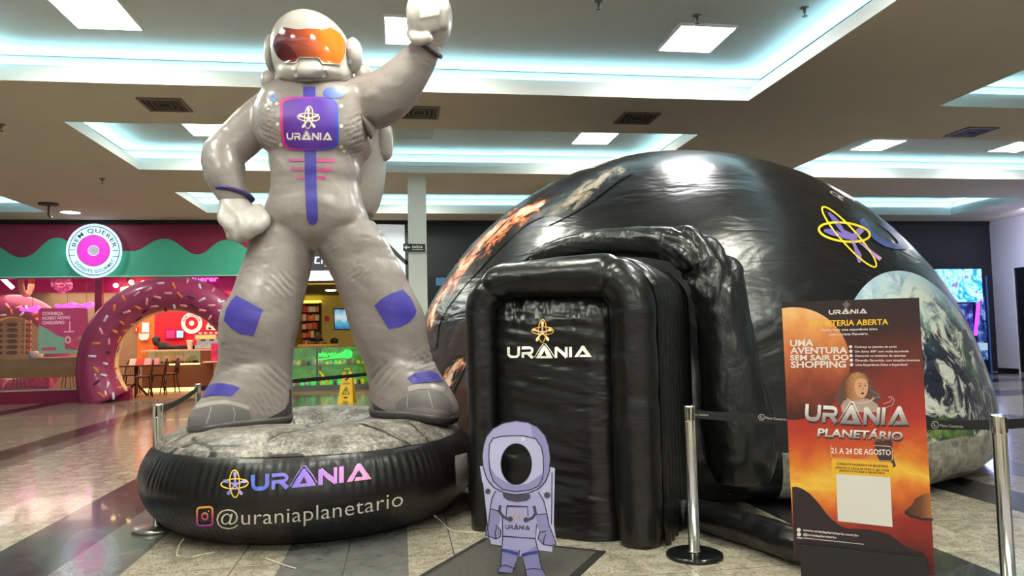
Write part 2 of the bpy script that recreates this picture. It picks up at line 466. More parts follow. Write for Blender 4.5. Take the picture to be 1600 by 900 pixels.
# dark opening low in the black wall beside the column
dk = M('dark_recess', srgb(14, 15, 18), .5)
a, b_ = aty(668, 431, 19.58), aty(735, 431, 19.58)
t_ = thing('wall_niche', 'dark low recess with a small blue screen in the black back wall beside the column', 'niche', (a.x, 19.58, 0))
MB().box((a.x, 19.56, .9), (b_.x, 19.598, b_.z)).build('frame', dk, t_, smooth=False)
c1, c2 = aty(681, 434, 19.54), aty(697, 446, 19.54)
MB().box((c1.x, 19.54, c2.z), (c2.x, 19.558, c1.z)).build('screen', M('blue_screen', srgb(60, 100, 140), .3, emit=.5), t_, smooth=False)
# column
c0, c1 = aty(638.5, 400, 14.1), aty(667, 400, 14.1)
struct('column', MB().box((c0.x, 14.1, 0), (c1.x, 14.1+(c1.x-c0.x), 4.5)).box((c0.x-.02, 14.08, 0), (c1.x+.02, 14.12+(c1.x-c0.x), .12)), M('white_column_paint', srgb(236, 238, 232), .6, var=.02), smooth=False)
# exit sign on the column
P = on_plane((0, 14.06, 0), (0, 1, 0))
t_ = thing('exit_sign', 'small dark exit sign with white arrow mounted on the white column', 'sign', aty(648, 393, 14.07))
sg = [(630, 380.5), (664.5, 381.5), (664.5, 393.5), (630, 392.5)]
MB().prism(sg, P, on_plane((0, 14.095, 0), (0, 1, 0))).build('panel', M('sign_dark_green', srgb(40, 50, 44), .5), t_, smooth=False)
P1 = on_plane((0, 14.06, 0), (0, 1, 0), .004); wl = M('sign_white', srgb(225, 232, 225), .5, emit=.25)
a = Art().ribbon([(633.5, 386.5), (641, 386.6)], 1.8); a.poly([(631.4, 386.5), (635.4, 382.8), (635.4, 390.2)]); write(a, 'SAÍDA', (643.7, 387.6), (660.8, 388), 4.0, .02); a.ribbon([(644, 389.8), (661, 390.2)], .9)
a.build('lettering', wl, t_, P1)

# ------------------------------------------------------------------ ceiling lights, vents, sprinklers
lw = G('panel_warm', [(0, (1, 1, .86)), (1, (1, .99, .82))], emit=PANEL_POWER); lc = G('panel_cool', [(0, (1, .98, .97)), (1, (1, .99, .97))], emit=PANEL_POWER)
fr = M('light_frame', srgb(235, 235, 230), .5)
def lightbox(x, y, z, w, d, mat, label, group=None, emit=True):
    t_ = thing('ceiling_light', label, 'ceiling light', (x, y, z), 0, group)
    f = MB(); w, d = w/2, d/2
    for a_, c_ in (((-w-.02, -d-.02, -.03), (w+.02, -d, 0)), ((-w-.02, d, -.03), (w+.02, d+.02, 0)), ((-w-.02, -d, -.03), (-w, d, 0)), ((w, -d, -.03), (w+.02, d, 0))): f.box(a_, c_)
    f.build('frame', fr, t_, smooth=False, world=False)
    MB().box((-w, -d, -.024), (w, d, -.006)).build('diffuser', mat, t_, smooth=False, world=False)
    return t_
off = M('panel_off', srgb(205, 210, 205), .6)
for args in [(-3.15, 8.18, lw, 'warm ceiling light panel at upper left, cut by the top of the frame'),
             (.2, 8.3, lw, 'warm ceiling light panel behind the raised fist of the astronaut'),
             (3.55, 8.2, lc, 'bright white ceiling light panel above the dome, below a small sprinkler'),
             (-3.1, 12.6, lw, 'ceiling light panel above the left elbow of the astronaut'),
             (.28, 12.6, off, 'unlit pale ceiling light panel right of the astronaut backpack'),
             (3.5, 12.7, lw, 'yellowish ceiling light panel above the left slope of the dome'),
             (9.15, 12.8, lc, 'white ceiling light panel over the right slope of the dome'),
             (12.15, 12.75, lc, 'white ceiling light panel cut by the right edge of the frame'),
             (-3.1, 17.1, lw, 'far thin ceiling light seen beside the astronaut waist on the left'),
             (.28, 17.1, lw, 'far thin ceiling light just left of the white column top')]:
    x, y, m_, lab = args; lightbox(x, y, H2-.001, .66, .74, m_, lab)
for x in (-3.15, .2, 3.55):
    for y in (5.2, 2.9, -3.0, -5.8): lightbox(x, y, H2-.001, .66, .74, lw, 'ceiling light panel over the near part of the hall', 'ceiling lights overhead and behind the viewer')
vm = M('vent_metal', srgb(120, 108, 96), .5); vd = M('vent_dark', srgb(34, 30, 28), .7)
for (px_, py_, lab) in ((258, 163, 'ceiling air vent left of the astronaut, near the left shoulder'), (655, 175, 'ceiling air vent just right of the raised astronaut arm'),
                        (995, 184, 'ceiling air vent above the dome top, left of its peak'), (1517, 206, 'ceiling air vent at far right under the bright tray corner')):
    p = atz(px_, py_, 4.5); t_ = thing('air_vent', lab, 'air vent', (p.x, p.y, 4.4995))
    f = MB(); s_ = .27
    for a_, c_ in (((-s_, -s_, -.02), (s_, -s_+.04, 0)), ((-s_, s_-.04, -.02), (s_, s_, 0)), ((-s_, -s_+.04, -.02), (-s_+.04, s_-.04, 0)), ((s_-.04, -s_+.04, -.02), (s_, s_-.04, 0))): f.box(a_, c_)
    f.build('frame', vm, t_, smooth=False, world=False)
    MB().box((-s_+.04, -s_+.04, -.006), (s_-.04, s_-.04, -.002)).build('backing', vd, t_, smooth=False, world=False)
    sl = MB()
    for q in (.2, .14, .08): 
        for sg_ in (-1, 1):
            sl.box((-q, sg_*q-.008, -.016), (q, sg_*q+.008, -.007)); sl.box((sg_*q-.008, -q, -.0158), (sg_*q+.008, q, -.0068))
    sl.build('grille', vm, t_, smooth=False, world=False)
sm = M('sprinkler_metal', srgb(120, 112, 100), .35, .8)
for (px_, py_, z, lab) in ((160, 279, 4.5, 'small ceiling sprinkler on the beige ceiling at left'), (1089, 24, H2, 'small ceiling sprinkler behind the bright white light panel'),
                           (2, 194, 4.5, 'small ceiling sprinkler at the left edge of the frame'), (935, 2, H2, 'small ceiling sprinkler at the top centre of the frame'), (1257, 12, H2, 'small ceiling sprinkler near the top right cove light')):
    p = atz(px_, py_, z); t_ = thing('sprinkler', lab, 'sprinkler', (p.x, p.y, z-.001))
    MB().lathe([(.05, 0), (.05, -.012), (.018, -.02), (.012, -.06)], n=12).build('body', sm, t_, world=False)
    MB().lathe([(.004, -.06), (.006, -.09), (.03, -.095), (.03, -.1), (.0, -.1)], n=12).build('deflector', sm, t_, world=False)
for (px_, py_, lab) in ((110, 331, 'round lit downlight in the ceiling above the pink round shop sign'),):
    p = atz(px_, py_, 4.5); t_ = thing('downlight', lab, 'downlight', (p.x, p.y, 4.4995))
    MB().lathe([(.24, 0), (.24, -.02), (.2, -.02), (.2, 0)], n=24).build('rim', fr, t_, world=False)
    MB().lathe([(.0, -.012), (.2, -.012), (.2, -.004), (.0, -.004)], n=24).build('lamp', lc, t_, world=False)
p = atz(76, 318, 4.5); q = atz(76, 342, 4.2)
t_ = thing('ceiling_bracket', 'thin grey pipe bracket hanging from the ceiling at far left', 'bracket', (p.x, p.y, 4.4995))
MB().tube([(0, 0, 0), (0, 0, -.25), (.02, .1, -.3)], .025, 8).build('pipe', sm, t_, world=False)
MB().lathe([(.2, 0), (.2, -.03), (.16, -.04), (0, -.04)], n=20).build('plate', M('plate_dark', srgb(80, 72, 70), .6), t_, world=False)
# ================================================================== THE INFLATABLES
def vinyl(name, col, rough, layers=((1.5, 3, .03), (9, 4, .006)), stretch=(1, 1, 1), coat=.3, printed=None, col2=None):
    m, t, b = nt(name)
    v = coords(t, scale=stretch)
    hs = [(noisef(t, v, s_, d_, .55, .3), a) for s_, d_, a in layers]
    bumpn(t, b, hs)
    c = ramp(t, noisef(t, coords(t), 2.5), [(.3, col), (.7, col2 or tuple(x*1.12 for x in col))])
    t.links.new(c, b.inputs['Base Color']); b.inputs['Roughness'].default_value = rough; b.inputs['Coat Weight'].default_value = coat; b.inputs['Coat Roughness'].default_value = rough*.6; b.inputs['Specular IOR Level'].default_value = .4
    return m
suit = vinyl('silver_grey_nylon', srgb(140, 130, 127), .34, ((2.0, 2, .05), (5.5, 3, .012)), coat=.3)
suit_l = vinyl('light_grey_nylon', srgb(172, 166, 160), .36, ((2.2, 2, .05), (7, 3, .010)), coat=.3)
suit_d = vinyl('dark_grey_print', srgb(112, 108, 108), .45, ((2, 3, .02),), coat=.2)
sole_m = vinyl('charcoal_sole', srgb(66, 62, 62), .45, ((2, 3, .02),), coat=.2)
blue = vinyl('indigo_print', srgb(66, 58, 150), .4, ((4, 3, .008),), coat=.25)

# ---- round pedestal
PC = atd(492, 600, 6.3); PC.z = 0
ped = thing('inflatable_pedestal', 'huge round black inflatable cushion with grey moon-rock top that the big astronaut stands on', 'inflatable', PC)
def pleat(r, z, a):
    k = math.exp(-((z-.5)/.09)**2)*.5 + math.exp(-((z-.12)/.1)**2)*.35
    w = noise.noise(Vector((math.cos(a)*9, math.sin(a)*9, z*1.5)))
    return r*(1 + k*.007*math.sin(a*130+3*w) + .004*w), z
def lump(r, z, a):
    p = Vector((r*math.cos(a), r*math.sin(a), 0))
    return r, z + (.03*noise.noise(p*2.2) + .012*noise.noise(p*7))*min(1, max(0, (1.28-r)/.2))
prof_top = [(1.235, .635), (1.2, .68), (1.14, .725), (1.05, .765), (.95, .79), (.84, .80), (.72, .80), (.6, .80), (.5, .79), (.4, .75), (.3, .68), (.2, .60), (.1, .56), (.01, .55)]
prof_bot = [(0, .0), (.9, .0), (1.08, .015), (1.17, .06), (1.25, .13), (1.31, .22), (1.345, .32), (1.35, .40), (1.33, .48), (1.30, .55), (1.27, .6), (1.235, .635)]
def dens(p, k=4):
    P, _ = catmull([Vector((r, z, 0)) for r, z in p], [0]*len(p), k); return [(q.x, q.y) for q in P]
blkv = vinyl('black_vinyl', srgb(20, 18, 17), .36, ((1.5, 3, .02), (7, 4, .004)), coat=.15)
pb = MB().lathe(dens(prof_bot), n=520, fn=pleat); pbw = MB(); pbw.v = [v+PC for v in pb.v]; pbw.f = pb.f
pb.build('cushion_side', blkv, ped, world=False)
m, t, b = nt('moon_rock_print'); v = coords(t)
f1 = noisef(t, v, 5, 8, .75, .5); f2 = noisef(t, v, 28, 5, .7, .8)
c = ramp(t, mth(t, 'ADD', mth(t, 'MULTIPLY', f1, .5), mth(t, 'MULTIPLY', f2, .5)), [(.38, srgb(62, 57, 54)), (.47, srgb(104, 98, 92)), (.54, srgb(142, 135, 127)), (.64, srgb(192, 184, 174))])
vo = N(t, 'ShaderNodeTexVoronoi', feature='DISTANCE_TO_EDGE', i={'Scale': 1.7}); wv = mixc(t, .12, v, v)
n3 = N(t, 'ShaderNodeTexNoise', i={'Scale': 3.0, 'Detail': 4}); t.links.new(v, n3.inputs['Vector'])
mx = N(t, 'ShaderNodeMix'); mx.data_type = 'VECTOR'; mx.inputs[0].default_value = .18; t.links.new(v, mx.inputs[4]); t.links.new(n3.outputs['Color'], mx.inputs[5]); t.links.new(mx.outputs[1], vo.inputs['Vector'])
crack = ramp(t, vo.outputs['Distance'], [(.0, (1, 1, 1)), (.014, (1, 1, 1)), (.022, (0, 0, 0))])
crmask = ramp(t, noisef(t, v, 1.6, 2), [(.42, (0, 0, 0)), (.46, (1, 1, 1))])
c = mixc(t, mth(t, 'MULTIPLY', crack, crmask), c, srgb(40, 36, 34)); t.links.new(c, b.inputs['Base Color']); b.inputs['Roughness'].default_value = .42
bumpn(t, b, [(noisef(t, v, 3, 4), .04)]); rockm = m
pt = MB().lathe([(r, z-.015*(r < 1.2)) for r, z in dens(prof_top)], n=200, fn=lump); pt.build('rock_printed_top', rockm, ped, world=False)
PRS = on_mesh(pbw.bvh(), .006)
lg = G('logo_blue_pink', [(0, srgb(80, 110, 215)), (.45, srgb(150, 120, 220)), (.8, srgb(225, 150, 225)), (1, srgb(240, 165, 210))], rough=.45)
white_ink = M('white_ink', srgb(236, 228, 218), .5, var=.02); gold_ink = M('gold_ink', srgb(240, 196, 70), .5, var=.1)
a = write(Art(), None, (393, 767.5), (580, 748.5), 25, logo=True, curve=1.5); a.build('wordmark', lg, ped, PRS, cell=4)
orbits(367.5, 756, 21, -.06).build('orbit_emblem', gold_ink, ped, PRS, cell=4)
star(367.5, 757, 21).build('star_emblem', G('star_blue_pink', [(0, srgb(70, 100, 200)), (1, srgb(200, 170, 235))], rough=.5), ped, PRS, cell=4)
def hmap(u, v, W_):
    t_ = u/W_; x = 339+(629-339)*t_; y = 819*(1-t_)*(1-2*t_) + 812.5*4*t_*(1-t_) - 789*t_*(1-2*t_)
    return x, y - v*24.5 if True else 0
v_, f_, w_ = text2('@uraniaplanetario', -.006, 1.04)
Art().mesh(v_, f_, lambda u, v: hmap(u, v, w_)).build('handle_lettering', white_ink, ped, PRS, cell=5)
ig = G('icon_gradient', [(0, srgb(250, 190, 70)), (.45, srgb(240, 110, 120)), (1, srgb(165, 60, 190))], axis=1, rough=.5)
igv = G('icon_gradient_v', [(0, srgb(165, 60, 190)), (.5, srgb(235, 90, 130)), (1, srgb(250, 195, 80))], axis=1, rough=.5)
def rrect(cx, cy, w, h, r, sk=0.0):
    p = []
    for sx, sy, a0 in ((1, 1, 0), (-1, 1, PI/2), (-1, -1, PI), (1, -1, 1.5*PI)):
        p += arc(cx+sx*(w-r), cy+sy*(h-r), r, a0, a0+PI/2, 5)
    return [(x, y+sk*(x-cx)) for x, y in p]
a = Art(); a.ribbon(rrect(321, 806, 12, 14, 5, -.05), 3.2, closed=True); a.disc(321, 806, 5.6, 6.4, hole=.55); a.disc(327, 798, 1.3); a.build('photo_icon', igv, ped, PRS, cell=4)
Art().poly([(708.5, 713), (727.5, 708), (730, 755), (710.5, 758.5)]).build('pale_label', M('pale_patch', srgb(150, 148, 142), .5, var=.3, scale=60), ped, on_mesh(pbw.bvh(), .014), cell=4)
# tie cords
cord = M('cream_cord', srgb(205, 196, 176), .8)
def rope(name, label, pts, r=.004):
    P_, _ = catmull([Vector(p) for p in pts], [0]*len(pts), 8)
    o = MB().tube(P_, r, 8).build(name, cord); return tag(o, label, 'cord')
rope('tie_cord', 'thin cream cord lying on the floor between the pedestal and the black entrance tunnel', [atz(679, 806, .1), atz(690, 815, .02), atz(700, 825, .007), atz(712, 830, .007), atz(742, 832, .007)])
rope('tie_cord', 'thin cream cord at the left foot of the pedestal near the post base', [atz(287, 842, .09), atz(281, 850, .04), atz(276, 866, .007), atz(281, 869, .007)])
rope('tie_cord', 'thin cream cord on the floor just in front of the pedestal', [atz(415, 872, .007), atz(430, 878, .007), atz(447, 884, .007), atz(462, 888, .007)])
rope('tie_cord', 'thin cream cord along the floor at the lower left edge of the pedestal', [atz(300, 870, .007), atz(318, 866, .007), atz(335, 863, .007)])

# ---- giant astronaut
AP = atd(487, 600, 6.1); AP.z = .80
ast = thing('inflatable_astronaut', 'giant silver inflatable astronaut with orange visor raising its fist on the rock pedestal', 'inflatable figure', AP)
def camxy(xc, D, z): 
    p = RH*xc + FH*D; return Vector((p.x, p.y, z))
mb = MB()
torso = [(455, 528, 112, 6.3, .10), (438, 545, 124, 6.28, .15), (424, 560, 137, 6.25, .22), (414, 574, 152, 6.2, .36), (408, 576, 175, 6.18, .39), (405, 578, 198, 6.17, .40), (408, 579, 218, 6.17, .40), (414, 576, 232, 6.18, .39), (422, 570, 241, 6.18, .375), (428, 563, 247, 6.18, .35), (430, 561, 256, 6.18, .34), (430, 561, 272, 6.18, .35), (430, 560, 292, 6.18, .34), (426, 565, 315, 6.18, .35), (420, 572, 335, 6.18, .36), (425, 572, 355, 6.18, .34), (444, 550, 375, 6.18, .28), (474, 517, 390, 6.18, .16)]
mb.rings(rowloft(smooth_rows(torso), 56, 2.9))
for l, r in (): mb.rings(rowloft(smooth_rows([(l+8, r-6, 160, 5.95, .1), (l+2, r, 170, 5.93, .19), (l, r+1, 198, 5.92, .22), (l+1, r+1, 222, 5.92, .21), (l+6, r-3, 236, 5.95, .13)]), 24, 2.6))
Lleg = [(418, 500, 340, 6.2, .28), (409, 499, 358, 6.18, .3), (396, 493, 379, 6.15, .3), (386, 487, 405, 6.12, .3), (375, 480, 434, 6.08, .3), (366, 474, 460, 6.04, .31), (352, 468, 483, 6.02, .32), (347, 465, 505, 6.0, .32), (346, 459, 531, 6.0, .31), (345, 455, 562, 6.02, .3), (336, 454, 590, 6.03, .29), (322, 456, 612, 6.0, .29)]
Rleg = [(488, 584, 345, 6.2, .28), (497, 603, 372, 6.2, .3), (500, 616, 398, 6.22, .3), (516, 630, 424, 6.24, .31), (531, 645, 457, 6.26, .32), (540, 660, 483, 6.28, .33), (548, 666, 512, 6.3, .33), (557, 670, 541, 6.32, .32), (571, 678, 570, 6.34, .31), (576, 690, 594, 6.36, .3), (579, 697, 610, 6.36, .29)]
for L_ in (Lleg, Rleg): mb.rings(rowloft(smooth_rows(L_), 44, 2.15))
def foot(cx, cD, dx, dD, sole, a, b, z0):
    d = Vector((dx, dD)).normalized(); e = Vector((-d.y, d.x)); R = []
    lv = [(0, 1.0, 1.0, 0)] if sole else []
    lev = ([(-.035, .97, .95, 0), (.0, 1.0, 1.0, 0), (.03, 1.01, 1.01, 0)] if sole else
           [(.0, .97, .96, 0), (.06, 1.0, 1.0, 0), (.12, .98, 1.0, .005), (.18, .93, 1.0, .02), (.24, .86, .99, .04), (.30, .79, .98, .06), (.36, .72, .96, .08), (.44, .64, .92, .09)])
    for dz, ka, kb, sh in lev:
        row = []
        for j in range(44):
            t_ = 2*PI*j/44; c_, s_ = math.cos(t_), math.sin(t_)
            u = a*ka*math.copysign(abs(c_)**.85, c_) - sh; w = b*kb*math.copysign(abs(s_)**.85, s_)*(1+.1*c_)
            toe = max(0, c_)
            row.append(camxy(cx + d.x*u + e.x*w, cD + d.y*u + e.y*w, z0 + dz - toe**2*.055*(1 if True else 0)))
        R.append(row)
    return R
LF = (-2.18, 5.92, -.80, -.46, .40, .26, .80); RF = (-.857, 6.25, .80, -.36, .40, .26, .81)
for F_ in (LF, RF): mb.rings(foot(*F_[:4], False, *F_[4:]))
mb.limb([(atd(436, 170, 6.2), .2), (atd(404, 190, 6.18), .18), (atd(376, 216, 6.12), .175), (atd(350, 241, 6.05), .168), (atd(351, 268, 6.0), .165), (atd(358, 290, 5.98), .145), (atd(366, 308, 5.96), .115)], 28)
mb.limb([(atd(553, 163, 6.2), .22), (atd(590, 157, 6.16), .23), (atd(613, 142, 6.12), .215), (atd(632, 122, 6.08), .185), (atd(650, 99, 6.05), .155), (atd(667, 75, 6.02), .118)], 28)
def crease(p, n_):
    q = p*3.0
    w = noise.noise(Vector((q.x*.9, q.y*.9, q.z*3.4))); w2 = noise.noise(Vector((q.x*3, q.y*3, q.z*7)))
    return .004*w + .003*w2 - .012*max(0, 1-abs(w)*14)*max(0, w2+.15)
FOLDS = [(421, 200, 17, 42, .35, 7.5, .010), (556, 200, 20, 40, -.35, 8, .011), (550, 240, 22, 8, -.3, 6, .008), (440, 442, 30, 26, .75, 9, .009), (560, 430, 28, 16, -.7, 8, .006),
         (430, 594, 30, 34, .72, 10, .010), (660, 562, 32, 20, -.38, 7.5, .010), (600, 585, 26, 26, -.9, 10, .009), (412, 632, 30, 20, 1.0, 8, .008), (372, 575, 28, 12, .2, 9, .007), (520, 385, 14, 16, -.6, 8, .006), (466, 380, 14, 16, .6, 8, .006), (390, 262, 12, 14, .6, 7, .007), (640, 60, 1, 1, 0, 9, 0), (575, 120, 20, 14, -.5, 9, .006), (424, 160, 12, 12, .9, 7, .006)]
def crease2(p, n_):
    d = crease(p, n_)
    if n_.dot(FH) > .2: return d
    x, y = pxof(p)
    for cx, cy, rx, ry, an, wl, amp in FOLDS:
        u, v = x-cx, y-cy; q = (u/rx)**2+(v/ry)**2
        if q < 1:
            s_ = -u*math.sin(an)+v*math.cos(an); t_ = u*math.cos(an)+v*math.sin(an)
            ph = s_/wl*2*PI + 1.6*noise.noise(Vector((t_*.04, s_*.05, cx))); w = abs(math.sin(ph/2))
            d += -amp*((1-w)**3*2.6 - .5)*(1-q)
    return d
body = remeshed(mb, .0165, 7, crease2)
body.build('suit_body', suit, ast)
BODY = body.bvh(); ON = on_mesh(BODY, .006)
for F_ in (LF, RF): 
    MB().rings(foot(*F_[:4], True, *F_[4:])).build('boot_sole', sole_m, ast)
def deco(name, pts, mat, off=.006, cell=5, bvh=BODY, par=ast): return Art().poly(pts).build(name, mat, par, on_mesh(bvh, off), cell=cell)
deco('knee_patch', [(370, 462), (411, 484), (396, 525), (388, 523), (376, 522), (362, 513), (350.5, 501), (354, 484), (361, 471)], blue)
deco('knee_patch', [(628, 453), (633, 457), (641, 466), (646, 476), (650, 486), (647, 495), (640, 502), (625, 511), (607, 514), (595, 494), (585, 478), (596, 467), (610, 459)], blue)
deco('ankle_patch', [(326, 603), (334, 599.5), (348, 599), (362, 601), (375, 606), (361, 619.5), (346, 617.5), (331, 618), (316, 621)], blue)
deco('ankle_patch', [(636, 591), (648, 583), (660, 579.5), (672, 580), (683, 584), (691, 597), (675, 596.5), (660, 598), (645, 600)], blue)
deco('toe_cap', [(300, 643), (312, 637), (335, 634), (352, 634), (370, 638), (390, 642), (393, 661), (372, 660), (352, 660), (325, 666), (300, 674), (288, 679), (290, 665)], suit_d, .004)
deco('toe_cap', [(618, 630), (630, 622), (640, 617), (655, 612.5), (672, 611.5), (690, 614), (700, 621), (706, 633), (707, 647), (690, 641), (665, 637), (640, 637), (620, 641)], suit_d, .004)
for pts in ([(331, 635), (328, 648), (323, 662)], [(364, 636), (367, 646), (365, 659)], [(638, 618), (637, 628), (637, 636)], [(669, 612), (673, 626), (676, 638)]):
    Art().ribbon(pts, 1.6).build('toe_seam', suit_l, ast, on_mesh(BODY, .009), cell=4)
deco('heel_patch', [(452, 606), (457, 614), (458, 632), (458, 650), (440, 655), (420, 659), (402, 661), (425, 650), (444, 640), (451, 628)], sole_m, .004)
deco('heel_patch', [(578, 612), (581, 628), (592, 636), (602, 641), (612, 645), (588, 645), (583, 636)], sole_m, .004)
for pts, w in (([(300, 638), (330, 630), (352, 628), (372, 632), (390, 638)], 6), ([(638, 608), (655, 604), (675, 604), (694, 609)], 8)):
    Art().ribbon(pts, w).build('boot_band', suit_l, ast, on_mesh(BODY, .005), cell=4)
Art().poly([(474, 136), (493, 136), (493, 154), (474, 154)]).build('front_stripe', blue, ast, ON, cell=5)
Art().poly([(476, 233), (494, 233), (495, 300), (497, 343), (494, 349), (488, 352), (483, 349), (480, 343), (477, 300)]).build('front_stripe', blue, ast, ON, cell=5)
pink = M('magenta_print', srgb(206, 70, 140), .45); pinkd = M('dusty_pink_print', srgb(178, 92, 138), .45)
for l, r, y, mm in ((450, 475, 250, pinkd), (495, 524, 251, pink), (454, 475, 264.5, pinkd), (495, 519, 265, pink), (463, 476, 277, pinkd), (496, 509, 277.5, pink)):
    Art().poly(rrect((l+r)/2, y, (r-l)/2, 2.6, 2.4)).build('chest_bar', mm, ast, ON, cell=5)
Art().disc(522, 145, 17, 9).build('blue_oval', G('oval_blue', [(0, srgb(70, 90, 190)), (1, srgb(120, 140, 225))], rough=.4), ast, ON, cell=4)
# quilted side puffs carry print dots
for x, y in ((433, 162), (434, 194), (439, 226), (533, 166), (533, 197), (533, 229), (417, 165), (537, 236)): Art().disc(x, y, 3, n=12).build('rivet_dot', M('pale_print', srgb(215, 212, 210), .5), ast, ON, cell=4)
Art().disc(427, 153, 6, hole=.55, n=20).disc(427, 153, 2.4, n=12).build('blue_ring', M('pale_blue_print', srgb(130, 160, 215), .5), ast, ON, cell=4)
# chest panel: a printed plate following the chest
panel = [(438, 160), (442, 155), (458, 152), (501, 152), (519, 155), (526, 160), (528, 170), (529, 215), (528, 226), (519, 232.5), (505, 235), (460, 235), (450, 232), (443, 226), (440, 214), (438, 175)]
deco('chest_panel_border', panel, G('border_pink_blue', [(0, srgb(225, 40, 130)), (.35, srgb(150, 50, 160)), (1, srgb(35, 70, 190))], rough=.4), .010)
cx, cy = 483, 193
deco('chest_panel', [(cx+(x-cx)*.90, cy+(y-cy)*.91) for x, y in panel], G('panel_purple', [(0, srgb(86, 38, 140)), (.5, srgb(104, 58, 170)), (1, srgb(80, 50, 165))], rough=.4, noise_amt=.3), .013)
a = write(Art(), None, (449, 218), (519, 218.5), 11, logo=True); a.build('wordmark', white_ink, ast, on_mesh(BODY, .017), cell=5)
orbits(483, 184, 17, .05).build('orbit_emblem', M('cream_ink', srgb(235, 215, 150), .5), ast, on_mesh(BODY, .017), cell=5)
star(483, 186, 18).build('star_emblem', white_ink, ast, on_mesh(BODY, .018), cell=5)
# dark gusset under the raised arm
MB().rings(rowloft([(562, 572, 184, 6.05, .1), (566, 585, 198, 6.05, .1), (574, 582, 210, 6.05, .08), (577, 580, 216, 6.05, .04)], 16)).build('arm_gusset', M('gusset_dark', srgb(82, 72, 66), .5), ast)
# helmet
hel = [(481, 483, 20, 6.1, .02), (474, 492, 23, 6.1, .08), (462, 505, 28, 6.1, .17), (447, 522, 37, 6.1, .26), (434, 536, 51, 6.1, .33), (427, 544, 68, 6.1, .36), (427, 547, 88, 6.1, .37), (430, 549, 104, 6.1, .36), (434, 549, 117, 6.1, .34), (440, 543, 127, 6.08, .35), (450, 531, 133, 6.06, .34), (466, 513, 139, 6.04, .30), (478, 500, 141, 6.04, .22)]
hb = MB().rings(rowloft(smooth_rows(hel), 48, 2.1)); helmet = hb.build('helmet', suit_l, ast); HB = hb.bvh()
vis = [(445, 43), (456, 45), (467, 46.5), (481, 45), (495.5, 45.6), (505, 44.5), (514, 43), (523, 48), (530, 53), (535, 61), (538.5, 69), (538, 82), (534.5, 93), (531, 98), (529, 100.5), (503, 100.5), (500, 95), (497, 90.5), (469.5, 90), (466, 94), (462, 100), (449, 99.6), (442, 95), (436, 89.5), (431, 80), (428.5, 71), (429.5, 64), (433, 57), (438, 49)]
vm_ = G('visor_gradient', [(0, srgb(92, 40, 60)), (.18, srgb(120, 46, 50)), (.45, srgb(170, 72, 40)), (.72, srgb(226, 110, 34)), (1, srgb(232, 112, 30))], rough=.12, noise_amt=.22, nscale=2.5)
vm_.node_tree.nodes['Principled BSDF'].inputs['Coat Weight'].default_value = .5
Art().poly(vis).build('visor', vm_, helmet, on_mesh(HB, .012), cell=4)
a = Art().ribbon([(x, y) for x, y in vis], 1.4, closed=True); a.build('visor_rim', suit_l, helmet, on_mesh(HB, .014), cell=4)
Art().poly([(431, 72), (436, 68), (446, 68), (456, 74), (463, 84), (466, 93), (462, 99), (449, 98.5), (442, 94), (436, 88)]).build('visor_dark_print', G('dark_moon', [(0, srgb(52, 32, 40)), (1, srgb(112, 44, 46))], rough=.12), helmet, on_mesh(HB, .0135), cell=4)
a = Art().ribbon([(470, 90), (461, 119), (463, 122), (511, 122), (513, 119), (497, 90)], 1.0); a.build('chin_seam', suit_d, helmet, on_mesh(HB, .006), cell=4)
for x, y in ((459, 107), (463, 117), (507, 107), (505, 118)): Art().disc(x, y, 2.8, n=12).build('chin_dot', M('white_print', srgb(232, 228, 222), .5), helmet, on_mesh(HB, .008), cell=4)
a = Art().poly([(436, 119), (445, 125), (462, 129), (487, 131), (512, 129), (532, 124), (546, 118), (547, 121), (535, 131), (515, 137), (488, 139.5), (464, 137), (447, 131), (436, 124)])
a.build('collar_band', M('white_collar', srgb(222, 218, 212), .45), helmet, on_mesh(HB, .01), cell=4)
for (cxp, cyp, rx, ry, lx) in ((424, 84, .055, .15, 425), (552, 87, .075, .14, 545)):
    e = MB().ell(atd(cxp, cyp, 6.12), rx, .17, ry, n=28, m=18); ear = e.build('ear_pad', suit_l, ast)
    eb = e.bvh(); 
    for q_ in ((lx, cyp-13, 3.2), (lx+2, cyp+9, 3.4)): Art().disc(*q_, n=14).build('ear_light', M('pale_blue_dot', srgb(200, 210, 235), .4), ear, on_mesh(eb, .006), cell=4)
# backpack
bk = [(424, 580, 112, 6.62, .12), (417, 590, 122, 6.62, .22), (416, 596, 150, 6.62, .26), (420, 602, 220, 6.62, .28), (428, 600, 280, 6.62, .27), (440, 592, 318, 6.62, .24), (455, 582, 338, 6.62, .16)]
pack = MB().rings(rowloft(smooth_rows(bk), 40, 3)).build('backpack', suit_l, ast)
MB().rings(rowloft(smooth_rows([(592, 606, 190, 6.6, .06), (584, 612, 200, 6.6, .12), (582, 614, 222, 6.6, .13), (586, 612, 242, 6.6, .11), (592, 606, 250, 6.6, .05)]), 24)).build('side_tank', suit_l, pack)
for x, y in ((424, 127), (566, 118)): MB().ell(atd(x, y, 6.5), .09, .12, .1).build('shoulder_puff', suit_l, pack)
